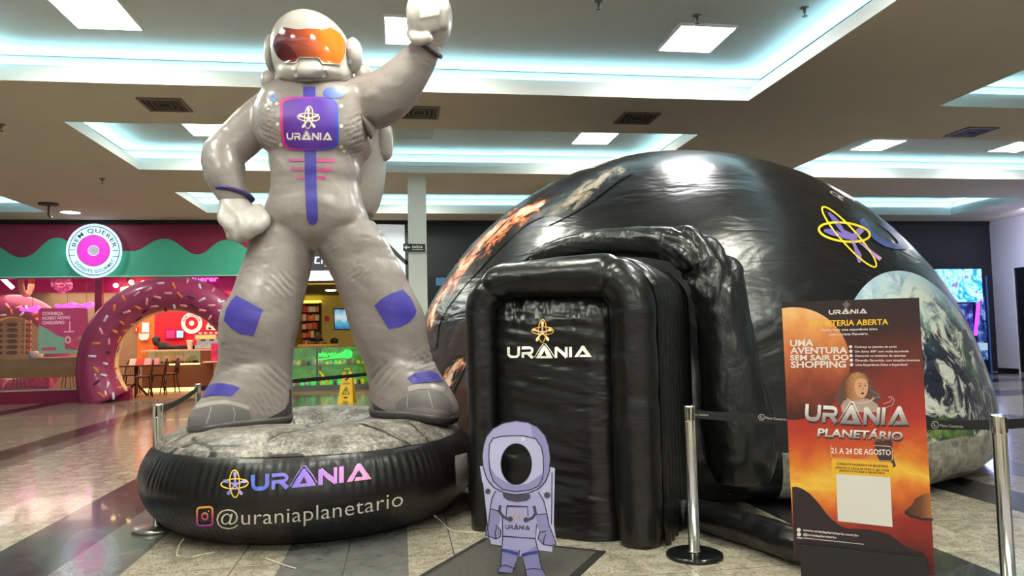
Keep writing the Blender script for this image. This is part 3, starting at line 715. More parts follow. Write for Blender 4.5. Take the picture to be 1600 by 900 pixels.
# gloves: padded fists with folded fingers and thumb
def glove(name, rows, fingers, thumb, vox=.014):
    g = MB().rings(rowloft(smooth_rows(rows), 32, 2.2))
    for nodes in fingers+[thumb]: g.limb([(atd(x, y, D), r) for x, y, D, r in nodes], 14, 5)
    r = remeshed(g, vox, 4); r.build(name, suit_l, ast); return r
gl = glove('glove', [(347, 386, 309, 5.97, .10), (344, 393, 318, 5.97, .13), (344, 403, 330, 5.96, .15), (345, 411, 343, 5.96, .16), (350, 412, 356, 5.96, .15), (356, 405, 368, 5.97, .13), (366, 394, 377, 5.98, .09)],
   [[(402, 330, 5.92, .06), (412, 344, 5.85, .06), (402, 356, 5.8, .055)], [(392, 336, 5.88, .06), (399, 352, 5.8, .06), (388, 364, 5.8, .055)], [(377, 340, 5.85, .06), (382, 357, 5.79, .06), (374, 370, 5.82, .05)], [(362, 340, 5.86, .055), (366, 356, 5.82, .055), (362, 368, 5.85, .045)]],
   [(352, 325, 5.88, .05), (349, 341, 5.83, .05), (357, 352, 5.8, .045)])
gr = glove('glove', [(648, 700, 0, 5.98, .13), (638, 705, 10, 5.98, .16), (635, 707, 26, 5.98, .18), (636, 706, 42, 5.98, .18), (642, 702, 56, 5.98, .16), (650, 694, 68, 6.0, .12), (658, 686, 77, 6.0, .08)],
   [[(648, 40, 5.86, .055), (646, 15, 5.83, .06), (652, -3, 5.9, .06)], [(662, 40, 5.83, .055), (661, 13, 5.8, .06), (664, -6, 5.88, .06)], [(677, 40, 5.83, .055), (678, 13, 5.8, .06), (677, -6, 5.88, .06)], [(692, 38, 5.86, .05), (693, 14, 5.84, .055), (690, -3, 5.9, .055)]],
   [(644, 52, 5.9, .05), (652, 62, 5.83, .05), (668, 60, 5.8, .045)])
Art().poly([(656, 10), (686, 8), (686.5, 23), (672, 26), (656.5, 28)]).build('fist_label', M('paper_label', srgb(226, 222, 212), .5, var=.12, scale=40), ast, on_mesh(gr.bvh(), .006), cell=4)
purp = M('wrist_purple', srgb(60, 46, 110), .4)
def cuff(pts, w, mat):
    return Art().ribbon(pts, w).build('wrist_band', mat, ast, on_mesh(BODY, .012), cell=4)
MB().tube([atd(366, 305, 5.965)+ (RH*math.cos(a_)*.128 + (FH*.97)*math.sin(a_)*.128 + Vector((0, 0, 1))*(-.02*math.cos(a_)+.03*math.sin(a_)*-1)) for a_ in [2*PI*i/32 for i in range(32)]], .016, 8, closed=True, flat=2.0, up=(0, 0, 1)).build('wrist_band', purp, ast)
ax = (atd(672, 66, 6.0)-atd(655, 92, 6.04)).normalized(); e1 = ax.cross(FH).normalized(); e2 = ax.cross(e1)
MB().tube([atd(668.5, 74, 6.02) + e1*math.cos(a_)*.128 + e2*math.sin(a_)*.128 for a_ in [2*PI*i/32 for i in range(32)]], .016, 8, closed=True).build('wrist_band', M('wrist_dark', srgb(58, 48, 52), .45), ast)

# ---- planetarium dome
DC = Vector((3.4219, 9.0, .22)); DR = 3.45
dome = thing('planetarium_dome', 'enormous black inflatable planetarium dome with printed galaxy, Earth and moon, behind the entrance tunnel', 'inflatable dome', (DC.x, DC.y, 0))
prof = [(3.0, 0), (3.2, .02), (3.32, .07), (3.40, .15), (3.44, .26)] + [(DR*math.cos(a_), DC.z+DR*math.sin(a_)) for a_ in [PI/2*(i/60) for i in range(2, 61)]]
prof[-1] = (.001, prof[-1][1])
def dwr(r, z, a):
    p = Vector((math.cos(a)*r, math.sin(a)*r, z)); 
    k = .012*noise.noise(Vector((p.x*.8, p.y*.8, p.z*2.6))) + .005*noise.noise(Vector((p.x*2.5, p.y*2.5, p.z*9)))
    sc = 1 + k/3.4 - .0016*max(0, 1-abs(((a*24/(2*PI)) % 1)-.5)*2/.06)*(1 if z < 3 else 0)
    return r*sc, DC.z+(z-DC.z)*sc if z > .4 else z
dm = MB().lathe(prof, (DC.x, DC.y, 0), n=300, fn=dwr)
def dome_mat(name, build_color):
    m, t, b = nt(name); g = t.nodes.new('ShaderNodeNewGeometry')
    sub = N(t, 'ShaderNodeVectorMath', operation='SUBTRACT'); t.links.new(g.outputs['Position'], sub.inputs[0]); sub.inputs[1].default_value = DC
    rel = sub.outputs[0]
    mp = N(t, 'ShaderNodeMapping', i={'Scale': (.8, .8, 1.7), 'Rotation': (.25, .1, 0)}); t.links.new(rel, mp.inputs[0])
    mp2 = N(t, 'ShaderNodeMapping', i={'Scale': (1.0, 1.0, 4.5), 'Rotation': (-.2, .3, .3)}); t.links.new(rel, mp2.inputs[0])
    bumpn(t, b, [(noisef(t, mp.outputs[0], 1.4, 3, .55, .6), .035), (mth(t, 'MULTIPLY', noisef(t, mp2.outputs[0], 2.0, 2, .5, .8), ramp(t, noisef(t, rel, .8, 1), [(.42, (0, 0, 0)), (.6, (1, 1, 1))])), .018), (noisef(t, rel, 26, 2, .5), .0015)])
    b.inputs['Roughness'].default_value = .30; b.inputs['Coat Weight'].default_value = .15; b.inputs['Coat Roughness'].default_value = .2; b.inputs['Specular IOR Level'].default_value = .42
    t.links.new(build_color(t, b, rel), b.inputs['Base Color']); return m
BASE = srgb(18, 19, 20)
def hitdome(x, y):
    d = ray(x, y).normalized(); o_ = CAM-DC; B = d.dot(o_); q = B*B-(o_.dot(o_)-DR*DR)
    return None if q < 0 else (CAM + d*(-B-math.sqrt(q)) - DC).normalized()
E_edge = [hitdome(x, y) for x, y in ((1335, 466), (1367, 437), (1399, 420), (1428, 428), (1470, 455))]
best = None
for xi in range(1380, 1500, 10):
    for yi in range(500, 680, 10):
        h = hitdome(xi, yi)
        if h is None: continue
        for back in (0, .15, .3, .45):
            hh = (Matrix.Rotation(-back, 3, 'Z') @ h) if False else (Matrix.Rotation(back, 3, 'Z') @ h)
            an = [math.acos(max(-1, min(1, hh.dot(e)))) for e in E_edge if e is not None]; mu = sum(an)/len(an)
            s_ = sum((x-mu)**2 for x in an)
            if best is None or s_ < best[0]: best = (s_, hh, mu)
EC, ER = best[1], best[2]
print('EARTH', tuple(round(x, 3) for x in EC), round(ER, 3), best[0])
def dcol(t, b, rel):
    nrm = N(t, 'ShaderNodeVectorMath', operation='NORMALIZE'); t.links.new(rel, nrm.inputs[0]); u = nrm.outputs[0]
    s_ = t.nodes.new('ShaderNodeSeparateXYZ'); t.links.new(rel, s_.inputs[0])
    vo = N(t, 'ShaderNodeTexVoronoi', i={'Scale': 15.0}); t.links.new(u, vo.inputs['Vector'])
    stars = mth(t, 'LESS_THAN', vo.outputs['Distance'], .035)
    stars = mth(t, 'MULTIPLY', stars, mth(t, 'GREATER_THAN', noisef(t, u, 4, 2), .56))
    base = ramp(t, noisef(t, u, 1.3, 5, .6), [(.35, srgb(13, 14, 15)), (.7, srgb(24, 25, 27))])
    c = mixc(t, stars, base, srgb(190, 190, 195))
    # warm haze print low on the left
    def near(v, r0, r1):
        d = N(t, 'ShaderNodeVectorMath', operation='DISTANCE'); t.links.new(u, d.inputs[0]); d.inputs[1].default_value = v
        return ramp(t, d.outputs['Value'], [(r0, (1, 1, 1)), (r1, (0, 0, 0))])
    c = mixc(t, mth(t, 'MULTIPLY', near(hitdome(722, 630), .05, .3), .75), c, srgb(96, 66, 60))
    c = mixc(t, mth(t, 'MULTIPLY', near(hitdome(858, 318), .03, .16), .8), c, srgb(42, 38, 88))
    # the Earth
    ed = near(EC, .0, 1.0); d = N(t, 'ShaderNodeVectorMath', operation='DISTANCE'); t.links.new(u, d.inputs[0]); d.inputs[1].default_value = EC
    rr = 2*math.sin(ER/2); inside = mth(t, 'LESS_THAN', d.outputs['Value'], rr)
    rim = ramp(t, mth(t, 'DIVIDE', d.outputs['Value'], rr), [(.80, (0, 0, 0)), (1.0, (1, 1, 1))])
    land = noisef(t, u, 5.5, 8, .62, .9); cl = noisef(t, u, 7.5, 9, .68, 1.4)
    ec = ramp(t, land, [(.42, srgb(30, 34, 54)), (.53, srgb(40, 44, 62)), (.545, srgb(56, 96, 44)), (.60, srgb(100, 136, 66)), (.68, srgb(160, 150, 106))])
    ec = mixc(t, ramp(t, cl, [(.50, (0, 0, 0)), (.57, (1, 1, 1))]), ec, srgb(226, 228, 216))
    up = ramp(t, mth(t, 'ADD', mth(t, 'MULTIPLY', s_.outputs[2], .25), mth(t, 'MULTIPLY', land, .5)), [(.54, (0, 0, 0)), (.66, (1, 1, 1))])
    ec = mixc(t, up, ec, ramp(t, cl, [(.4, srgb(120, 172, 196)), (.55, srgb(206, 216, 206))]))
    ec = mixc(t, mth(t, 'MULTIPLY', rim, .65), ec, srgb(170, 200, 226))
    c = mixc(t, inside, c, ec)
    # moon ground at the foot
    az = mth(t, 'ARCTAN2', s_.outputs[1], s_.outputs[0]); hz = hitdome(1222, 700); a0 = math.atan2(hz.y, hz.x)
    mm_ = mth(t, 'MULTIPLY', mth(t, 'LESS_THAN', mth(t, 'ADD', s_.outputs[2], mth(t, 'MULTIPLY', noisef(t, rel, 2.2, 3), .12)), .50-DC.z), mth(t, 'MULTIPLY', mth(t, 'GREATER_THAN', az, a0), mth(t, 'LESS_THAN', az, a0+2.0)))
    mc = ramp(t, noisef(t, rel, 9, 7, .75, .6), [(.35, srgb(110, 108, 100)), (.5, srgb(164, 160, 148)), (.65, srgb(206, 202, 188))])
    c = mixc(t, mth(t, 'MULTIPLY', mm_, mth(t, 'GREATER_THAN', s_.outputs[2], -.17)), c, mc)
    return c
shell = dm.build('dome_shell', dome_mat('printed_dome_fabric', dcol), dome)
DON = on_mesh(dm.bvh(), .008)
# printed fire streak across the left flank
def flame_mat(name, stops, sx, sy, thr):
    def bc(t, b, rel):
        c = t.nodes.new('ShaderNodeTexCoord'); mp = N(t, 'ShaderNodeMapping', i={'Scale': (sx, sy, 1), 'Rotation': (0, 0, .12)}); t.links.new(c.outputs['UV'], mp.inputs[0])
        s_ = t.nodes.new('ShaderNodeSeparateXYZ'); t.links.new(c.outputs['UV'], s_.inputs[0])
        n_ = noisef(t, mp.outputs[0], 2.2, 7, .68, 1.0)
        edge = mth(t, 'SUBTRACT', 1.0, mth(t, 'ABSOLUTE', mth(t, 'SUBTRACT', mth(t, 'MULTIPLY', s_.outputs[1], 2), 1)))
        ends = mth(t, 'MULTIPLY', mth(t, 'MULTIPLY', s_.outputs[0], mth(t, 'SUBTRACT', 1, s_.outputs[0])), 4)
        q = mth(t, 'ADD', mth(t, 'SUBTRACT', n_, .5), mth(t, 'SUBTRACT', mth(t, 'MULTIPLY', mth(t, 'MINIMUM', edge, mth(t, 'MULTIPLY', ends, 1.6)), .30), thr))
        return ramp(t, q, stops)
    return dome_mat(name, bc)
fst = [(0, BASE), (.03, srgb(66, 38, 28)), (.07, srgb(186, 84, 44)), (.12, srgb(222, 146, 100)), (.19, srgb(242, 216, 188))]
def strip(name, pts, ws, mat, off=.008, par=dome):
    P_, Wd = catmull([Vector((x, y, 0)) for x, y in pts], ws, 8); n = len(P_); V = []; U = []; F = []; pr = on_mesh(dm.bvh(), off)
    for i, p in enumerate(P_):
        d_ = (P_[min(i+1, n-1)]-P_[max(i-1, 0)]).normalized(); nn = Vector((-d_.y, d_.x, 0))
        for k in range(9): q = p + nn*(k/8-.5)*Wd[i]; V.append(pr(q.x, q.y)); U.append((i/(n-1), k/8))
    for i in range(n-1):
        for k in range(8): F.append((i*9+k, i*9+k+1, i*9+k+10, i*9+k+9))
    return link(name, V, F, mat, par, uv=U)
strip('fire_print', [(672, 545), (674, 500), (694, 455), (728, 412), (768, 372), (815, 335), (862, 318), (905, 300)], [22, 30, 42, 46, 44, 38, 30, 20], flame_mat('fire_print_long', fst, 5.5, 2.4, .14))
strip('fire_print', [(690, 625), (698, 600), (712, 575), (732, 560)], [24, 34, 30, 16], flame_mat('fire_print_short', fst, 2.2, 2.2, .10))
dst = [(0, BASE), (.05, srgb(62, 54, 46)), (.12, srgb(128, 112, 92)), (.22, srgb(176, 160, 138))]
strip('dust_print', [(850, 340), (890, 315), (925, 290), (955, 272), (985, 262)], [30, 40, 42, 34, 20], flame_mat('dust_print', dst, 2.6, 1.6, .12), off=.010)
# emblem on the right slope
gi = M('yellow_ink', srgb(238, 206, 50), .4, var=.05)
a = Art()
for (cx, cy, rx, ry, rt, w) in ((1318.5, 363.5, 40, 14.5, .12, 3.4), (1326, 371, 62, 12, .84, 2.6)):
    a.ribbon([(cx+math.cos(t_)*rx*math.cos(rt)-math.sin(t_)*ry*math.sin(rt), cy+math.cos(t_)*rx*math.sin(rt)+math.sin(t_)*ry*math.cos(rt)) for t_ in [2*PI*i/48 for i in range(48)]], w, closed=True)
a.build('orbit_emblem', gi, dome, DON, cell=6)
a = Art()
for pts, tp in (([(1294, 333), (1305, 346), (1316, 362), (1330, 370)], [4, 8, 6, 8]), ([(1287, 361), (1298, 363), (1312, 368), (1326, 372)], [4, 10, 7, 8]), ([(1346, 358), (1340, 364), (1332, 372), (1326, 374)], [9, 10, 8, 6]), ([(1330, 374), (1336, 388), (1341, 400), (1342, 411)], [5, 5, 9, 4]), ([(1336, 374), (1350, 385), (1362, 396), (1375, 406)], [4, 4, 5, 6])):
    a.ribbon(pts, 0, taper=tp)
a.build('star_emblem', G('emblem_violet', [(0, srgb(96, 86, 168)), (.6, srgb(130, 110, 176)), (1, srgb(200, 150, 200))], rough=.4), dome, DON, cell=6)
a = Art().ribbon([(1345, 344), (1356, 360), (1370, 374), (1384, 382), (1400, 386), (1412, 385), (1405, 374), (1392, 360), (1378, 350)], 9)
a.build('wordmark_edge', M('faded_blue_ink', srgb(66, 80, 138), .4), dome, DON, cell=6)
a = write(Art(), 'CE', (1296, 303), (1317, 315), 6, .03); a.build('top_lettering', M('pale_ink', srgb(170, 168, 162), .4), dome, DON, cell=6)

# ---- entrance tunnel
TP = Vector((.53, 5.46, 0)); TU = Vector((.836, -.548, 0)).normalized(); TW = Vector((.548, .836, 0)).normalized()
tun = thing('entrance_tunnel', 'tall black inflatable entrance tunnel with white URÂNIA lettering between the pedestal and the dome', 'inflatable tunnel', TP)
def T(u, w, z): return TP + TU*u + TW*w + Vector((0, 0, z))
tv = vinyl('glossy_black_vinyl', srgb(14, 14, 13), .30, ((1.2, 3, .04), (4, 3, .012)), stretch=(1.1, 1.1, 2.2), coat=.25)
tp_ = vinyl('creased_black_vinyl', srgb(15, 14, 13), .32, ((1.4, 3, .06), (4, 2, .010)), stretch=(.9, .9, 2.6), coat=.2)
WID, HGT = 1.39, 1.99
def arch_path(inset, w, rc=.26, n=8, U=(-.12, WID)):
    u0, u1, z1 = U[0]+inset, U[1]-inset, HGT-inset; rc = max(rc-inset*.3, .08)
    pts = [(u0, .0)] + [(u0, z1*(k/10)) for k in range(1, 9)]
    pts += [(u0+rc-rc*math.cos(a_), z1-rc+rc*math.sin(a_)) for a_ in [PI/2*i/n for i in range(n+1)]]
    pts += [(u0+rc+(u1-u0-2*rc)*k/8, z1) for k in range(1, 8)]
    pts += [(u1-rc+rc*math.sin(a_), z1-rc+rc*math.cos(a_)) for a_ in [PI/2*i/n for i in range(n+1)]]
    pts += [(u1, z1*(k/10)) for k in range(8, -1, -1)]
    return [T(u, w, z) for u, z in pts]
def wr(r, i, a, p):
    s_ = noise.noise(Vector((p.x*6, p.y*6, p.z*6))); q = noise.noise(Vector((p.x*16+math.cos(a), p.y*16, p.z*22+math.sin(a)*2)))
    uu = (p-TP).dot(TU); pin = sum(math.exp(-((uu-k_)/.02)**2) for k_ in (.10, 1.03)) if p.z > 1.6 else math.exp(-((p.z-1.02)/.02)**2)*.5
    return r*(1 + .05*s_ + .035*q*abs(math.sin(a*1.0)+.3) - .07*pin)
pp = arch_path(.14, .15, .30, U=(-.14, 1.325)); pd, _ = catmull(pp, [0]*len(pp), 4)
MB().tube(pd, [(.125+.04*max(0, min(1, (p-TP).dot(TU)/1.15)))*(.86+.14*min(1, p.z/.25)) for p in pd], 28, fn=wr).build('front_frame', tv, tun)
# panel
pv = MB(); nu, nz = 60, 100; V = []
def panel_pt(i, j):
    u = .09+.95*i/nu; z = .01+(HGT-.24)*j/nz
    e = min(i/nu, 1-i/nu)*2; e2 = min(1, (1-j/nz)*8)
    bul = .10*(1-(1-min(1, e*2.2))**2)*e2
    w_ = .17 - bul + .012*noise.noise(Vector((u*2.2, z*7, 3))) + .045*abs(noise.noise(Vector((u*13+z*2, z*3.0, 8))))*max(0, min(1, (z-1.42)/.25)) + .012*noise.noise(Vector((u*1.5, z*16+3*u, 1)))
    return T(u, w_, z)
for j in range(nz+1):
    for i in range(nu+1): V.append(panel_pt(i, j))
F = [(j*(nu+1)+i, j*(nu+1)+i+1, (j+1)*(nu+1)+i+1, (j+1)*(nu+1)+i) for j in range(nz) for i in range(nu)]
pv.add(V, F); door = pv.build('entrance_panel', tp_, tun)
PON = on_mesh(pv.bvh(), .012)
a = write(Art(), None, (794, 559.5), (925, 558.5), 17.5, logo=True); a.build('wordmark', M('bright_white_ink', srgb(250, 246, 232), .5, emit=.12, var=.02), door, PON, cell=6)
orbits(848.5, 517, 17, .0, .10).build('orbit_emblem', M('amber_ink', srgb(236, 170, 60), .5), door, PON, cell=5)
star(848.5, 519, 17.5).build('star_emblem', M('cream_star_ink', srgb(250, 236, 200), .5), door, PON, cell=5)
# ribbed body behind the frame
def arch_prof(k_out, w):
    return [p for p in arch_path(k_out, w, .34)]
rings_ = []; NB = 9; W0, W1 = .14, 1.22
for s_ in range(NB*8+1):
    w = W0+(W1-W0)*s_/(NB*8); bulge = abs(math.sin(PI*s_/8))
    rings_.append(arch_prof(.035-.030*bulge + .015*(w-W0), w))
rb = MB(); nn_ = len(rings_[0])
for r in rings_: rb.v += [p + Vector((0, 0, .01*noise.noise(p*4))) for p in r]
for i in range(len(rings_)-1):
    for j in range(nn_-1): rb.f.append((i*nn_+j, i*nn_+j+1, (i+1)*nn_+j+1, (i+1)*nn_+j))
rb.build('ribbed_body', tv, tun)
# bunched fabric sleeve joining the tunnel to the dome
def fold(r, i, a, p):
    q = noise.noise(Vector((p.x*3+math.cos(a)*1.3, p.y*3+math.sin(a)*1.3, p.z*1.6))); q2 = abs(noise.noise(Vector((p.x*5+math.cos(a)*3, p.y*5, p.z*6+math.sin(a)*2))))
    hi = max(0, min(1, (p.z-1.3)/.5))
    bun = math.exp(-((p.z-1.95)/.28)**2)*(1 if p.x > 2.25 else .25)
    return r*(1 + .08*q + (.34*bun+.04)*(q2*2-.4))
sl = [(835, 402, 6.98, .07), (880, 390, 6.80, .11), (925, 382, 6.62, .125), (985, 378, 6.38, .13), (1040, 380, 6.18, .14), (1078, 392, 6.0, .17), (1103, 418, 5.95, .19), (1122, 460, 5.88, .20), (1132, 520, 5.84, .21), (1142, 590, 5.8, .24), (1152, 660, 5.78, .27), (1158, 715, 5.76, .27), (1160, 752, 5.75, .20)]
P_, Q_ = catmull([atd(x, y, D) for x, y, D, r in sl], [r for *_, r in sl], 10)
tvs = vinyl('slack_black_vinyl', srgb(20, 21, 21), .33, ((2.0, 4, .05), (7, 4, .010)), stretch=(1.6, 1.6, 1.0), coat=.4)
MB().tube(P_, Q_, 44, fn=fold).build('fabric_sleeve', tvs, tun)

# ---- floor duct
du = thing('air_duct', 'thick black inflatable air duct lying on the floor behind the poster stand', 'air duct', atz(1150, 815, 0))
dpts = [atz(1066, 800, .115), atz(1090, 803, .115), atz(1140, 818, .115), atz(1195, 834, .115), atz(1250, 852, .115), atz(1330, 866, .115), atz(1395, 868, .115)]
P_, _ = catmull(dpts, [0]*len(dpts), 12)
MB().tube(P_, [.06]+[.108]*(len(P_)-2)+[.05], 24, fn=lambda r, i, a, p: r*(1+.05*noise.noise(p*9)+.03*noise.noise(p*25))).build('tube', tv, du)

# ---- black mat before the tunnel
mat_pts = [atz(772, 905, 0), atz(840, 840, 0), atz(915, 858, 0), atz(860, 925, 0)]
q0, q1 = T(.12, -.12, 0), T(1.02, -.12, 0); dd = (atz(858, 905, 0)-atz(912, 859, 0)).normalized()
fm_ = thing('floor_mat', 'dark grey entrance mat with black border under the cut-out astronaut', 'mat', (q0+q1)/2 + dd*.6)
def rug(name, ins, z, mat):
    a0, a1 = q0+(q1-q0).normalized()*ins, q1-(q1-q0).normalized()*ins; L = 1.5-ins
    vs = [a0+dd*ins, a1+dd*ins, a1+dd*L, a0+dd*L]
    m_ = MB(); m_.add([v+Vector((0, 0, .001)) for v in vs]+[v+Vector((0, 0, z)) for v in vs], [(3, 2, 1, 0), (4, 5, 6, 7), (0, 1, 5, 4), (1, 2, 6, 5), (2, 3, 7, 6), (3, 0, 4, 7)])
    m_.build(name, mat, fm_, smooth=False)
rug('border', 0, .008, M('mat_black', srgb(20, 20, 20), .7)); rug('carpet', .05, .012, M('mat_grey', srgb(70, 68, 64), .95, var=.2, scale=60))

# ---- belt posts
steel = M('brushed_steel', (.72, .70, .66), .16, 1.0, var=.04); bkp = M('post_black', srgb(24, 24, 24), .35)
def belt_post(name, label, loc, base_mat, rot=0.0):
    t_ = thing(name, label, 'barrier post', loc, rot)
    MB().lathe([(0, 0), (.175, 0), (.18, .01), (.176, .024), (.16, .03), (0, .034)], n=40).build('base', base_mat, t_, world=False)
    MB().lathe([(.045, .034), (.045, .04), (.036, .045), (.036, .86), (.037, .862)], n=28).build('pole', steel, t_, world=False)
    MB().lathe([(.034, .862), (.037, .865), (.037, .945), (.039, .948), (.039, .958), (.03, .962), (0, .963)], n=28).build('head', steel, t_, world=False)
    MB().box((-.006, -.041, .87), (.006, -.03, .945)).build('belt_slot', bkp, t_, smooth=False, world=False)
    return t_
pl = belt_post('barrier_post', 'steel belt post with steel base left of the inflatable pedestal', (-1.88, 6.14, 0), M('steel_base', (.5, .47, .42), .25, .9))
bp = atd(309, 602, 8.3); bp.z = 0; pbk = belt_post('barrier_post', 'steel belt post half hidden behind the left boot of the astronaut', bp, bkp)
pm = belt_post('barrier_post', 'shiny steel belt post with black base in front of the entrance tunnel', (1.84, 4.58, 0), M('gloss_black_base', srgb(18, 20, 20), .12), -.45)
rp = atd(1560, 652, 3.93); rp.z = 0; pr = belt_post('barrier_post', 'steel belt post at the right edge of the frame beside the poster', rp, bkp, .5)
fp = atd(665, 566, 12.5); fp.z = 0; pf = belt_post('barrier_post', 'steel belt post hidden behind the right boot of the astronaut', fp, bkp)
beltm = M('black_webbing', srgb(22, 21, 23), .6, var=.15, scale=30)
def belt(parent, a, b, sag=.02):
    a = Vector((a[0], a[1], .905)); b = Vector((b[0], b[1], .905)); d = (b-a); d.z = 0; L = d.length; d.normalize(); a = a+d*.043; b = b-d*.045
    n_ = Vector((-d.y, d.x, 0))*.002; m_ = MB(); R = []
    for i in range(17):
        t_ = i/16; p = a.lerp(b, t_); p.z -= sag*4*t_*(1-t_); h = Vector((0, 0, .026))
        R.append([p-h-n_, p+h-n_, p+h+n_, p-h+n_])
    m_.rings(R).build('belt', beltm, parent, smooth=False)
    return d, n_.normalized()
belt(pl, (-1.88, 6.14), bp); belt(pbk, bp, fp); d_, n_ = belt(pm, (1.84, 4.58), rp)
r2 = atd(1640, 600, 5.6); belt(pr, rp, (rp.x+1.9, rp.y+.7))
mid_ = Vector(((1.84+rp.x)/2, (4.58+rp.y)/2, .9)); BP = on_plane(mid_, n_, .006)
greyi = M('grey_ink', srgb(176, 174, 170), .6)
def blogo(x, y, x2, y2, s):
    a = Art().ribbon([(x+s*math.cos(2*PI*k/6), y+s*math.sin(2*PI*k/6)) for k in range(6)], s*.22, closed=True)
    a.ribbon([(x-s*.2, y-s*.5), (x-s*.2, y+s*.3), (x+s*.4, y+s*.3)], s*.3)
    write(a, 'Plano Comércio', (x+s*1.3, y+s*.45+ (y2-y)*.1), (x2, y2+s*.45), s*.75, .02)
    a.build('belt_print', greyi, pm, BP)
blogo(1461, 664, 1505, 666, 6); blogo(1190, 652, 1229, 655, 5)
write(Art(), 'Plano Comércio', (1083, 649), (1107, 650), 3.5, .02).build('belt_print', greyi, pm, BP)
# ================================================================== POSTER STAND
pL, pR = atd(1232, 672, 4.2), atd(1449, 680, 3.88)
pn = Vector(((pR-pL).y, -(pR-pL).x, 0)).normalized()
if pn.dot(CAM-pL) < 0: pn = -pn
PP = lambda off: on_plane(pL, pn, off)
pc = (pL+pR)/2
post = thing('poster_stand', 'tall red and orange space poster reading BILHETERIA ABERTA on a black floor holder', 'poster', (pc.x, pc.y, 0))
TL, TR, BR, BL = (1221, 472), (1436, 465), (1461, 899), (1241, 875)
m, t, b = nt('poster_sky_print'); tc = t.nodes.new('ShaderNodeTexCoord'); s_ = t.nodes.new('ShaderNodeSeparateXYZ'); t.links.new(tc.outputs['UV'], s_.inputs[0])
mp = N(t, 'ShaderNodeMapping', i={'Scale': (1, 2.2, 1), 'Rotation': (0, 0, .3)}); t.links.new(tc.outputs['UV'], mp.inputs[0])
nz_ = noisef(t, mp.outputs[0], 3.2, 7, .6, .5)
f = mth(t, 'ADD', mth(t, 'SUBTRACT', 1, s_.outputs[1]), mth(t, 'MULTIPLY', mth(t, 'SUBTRACT', nz_, .5), .22))
f = mth(t, 'SUBTRACT', f, mth(t, 'MULTIPLY', s_.outputs[0], -.05))
c = ramp(t, f, [(0, srgb(40, 26, 28)), (.15, srgb(52, 26, 26)), (.27, srgb(110, 40, 30)), (.36, srgb(140, 44, 34)), (.46, srgb(176, 46, 40)), (.56, srgb(206, 84, 40)), (.62, srgb(224, 132, 40)), (.68, srgb(244, 196, 70)), (.74, srgb(226, 120, 42)), (.82, srgb(160, 44, 34)), (1, srgb(90, 24, 26))])
t.links.new(c, b.inputs['Base Color']); b.inputs['Roughness'].default_value = .45; skym = m
uvb = (1221, 465, 1461, 899)
bd = MB(); qb = [TL, TR, BR, BL]
bd.prism(qb, PP(0), PP(-.006)).build('board', M('poster_edge_white', srgb(220, 216, 208), .6), post, smooth=False)
Art().poly(qb).build('sky_print', skym, post, PP(.0008), cell=40, uvbox=uvb)
def clipL(pts):  # keep artwork inside the sheet
    out = []
    for x, y in pts:
        xl = 1221 + (y-472)*20/403; xr = 1436 + (y-465)*25/434; yt = 472 - (x-1221)*7/215; yb = 875+(x-1241)*24/220
        out.append((min(max(x, xl+.3), xr-.3), min(max(y, yt+.3), yb-.3)))
    return out
def circ(cx, cy, r, n=60): return [(cx+r*math.cos(2*PI*i/n), cy+r*math.sin(2*PI*i/n)) for i in range(n)]
planet = G('red_planet_print', [(0, srgb(70, 30, 26)), (.3, srgb(140, 60, 40)), (.6, srgb(206, 110, 60)), (.85, srgb(236, 160, 90)), (1, srgb(246, 190, 130))], axis=1, noise_amt=.55, nscale=3)
Art().poly(clipL(circ(1240, 568, 88))).build('red_planet_print', planet, post, PP(.0016), cell=12)
Art().poly(clipL(circ(1490, 680, 117))).build('yellow_planet_print', G('yellow_planet', [(0, srgb(190, 60, 34)), (.55, srgb(216, 110, 36)), (.9, srgb(246, 196, 56)), (1, srgb(255, 224, 90))], axis=1, noise_amt=.25), post, PP(.0016), cell=12)
wave = [(1237.5, 761), (1246, 761), (1254, 764), (1265, 771), (1273.6, 780), (1283, 791), (1291, 802), (1299, 811), (1308, 818), (1316, 823), (1325, 826), (1343, 826.5), (1361.6, 828), (1376, 831), (1391, 836), (1402, 844), (1413, 853), (1428, 859), (1444, 864), (1446, 897), (1241.3, 875)]
ink = M('poster_black_ink', srgb(40, 30, 36), .5, var=.02)
Art().poly(clipL(wave)).build('black_wave_print', ink, post, PP(.0018))
Art().poly(clipL([(1443, 772), (1459, 770), (1459, 812), (1414, 803), (1413, 799), (1420, 793), (1426, 788), (1430, 779)])).build('saturn_print', G('saturn_brown', [(0, srgb(60, 36, 30)), (.6, srgb(110, 64, 40)), (1, srgb(176, 110, 60))], noise_amt=.1), post, PP(.0018))
Art().ribbon([(1414, 801), (1425, 807), (1440, 811), (1457.5, 812)], 4).build('saturn_ring_print', M('ring_brown', srgb(50, 30, 28), .5), post, PP(.0024))
# dark figure legs under the title
Art().poly([(1366, 690), (1394, 688), (1396, 716), (1400, 728), (1392, 734), (1376, 724), (1368, 706)]).build('dark_figure_print', M('print_dark_grey', srgb(66, 50, 54), .5), post, PP(.0020))
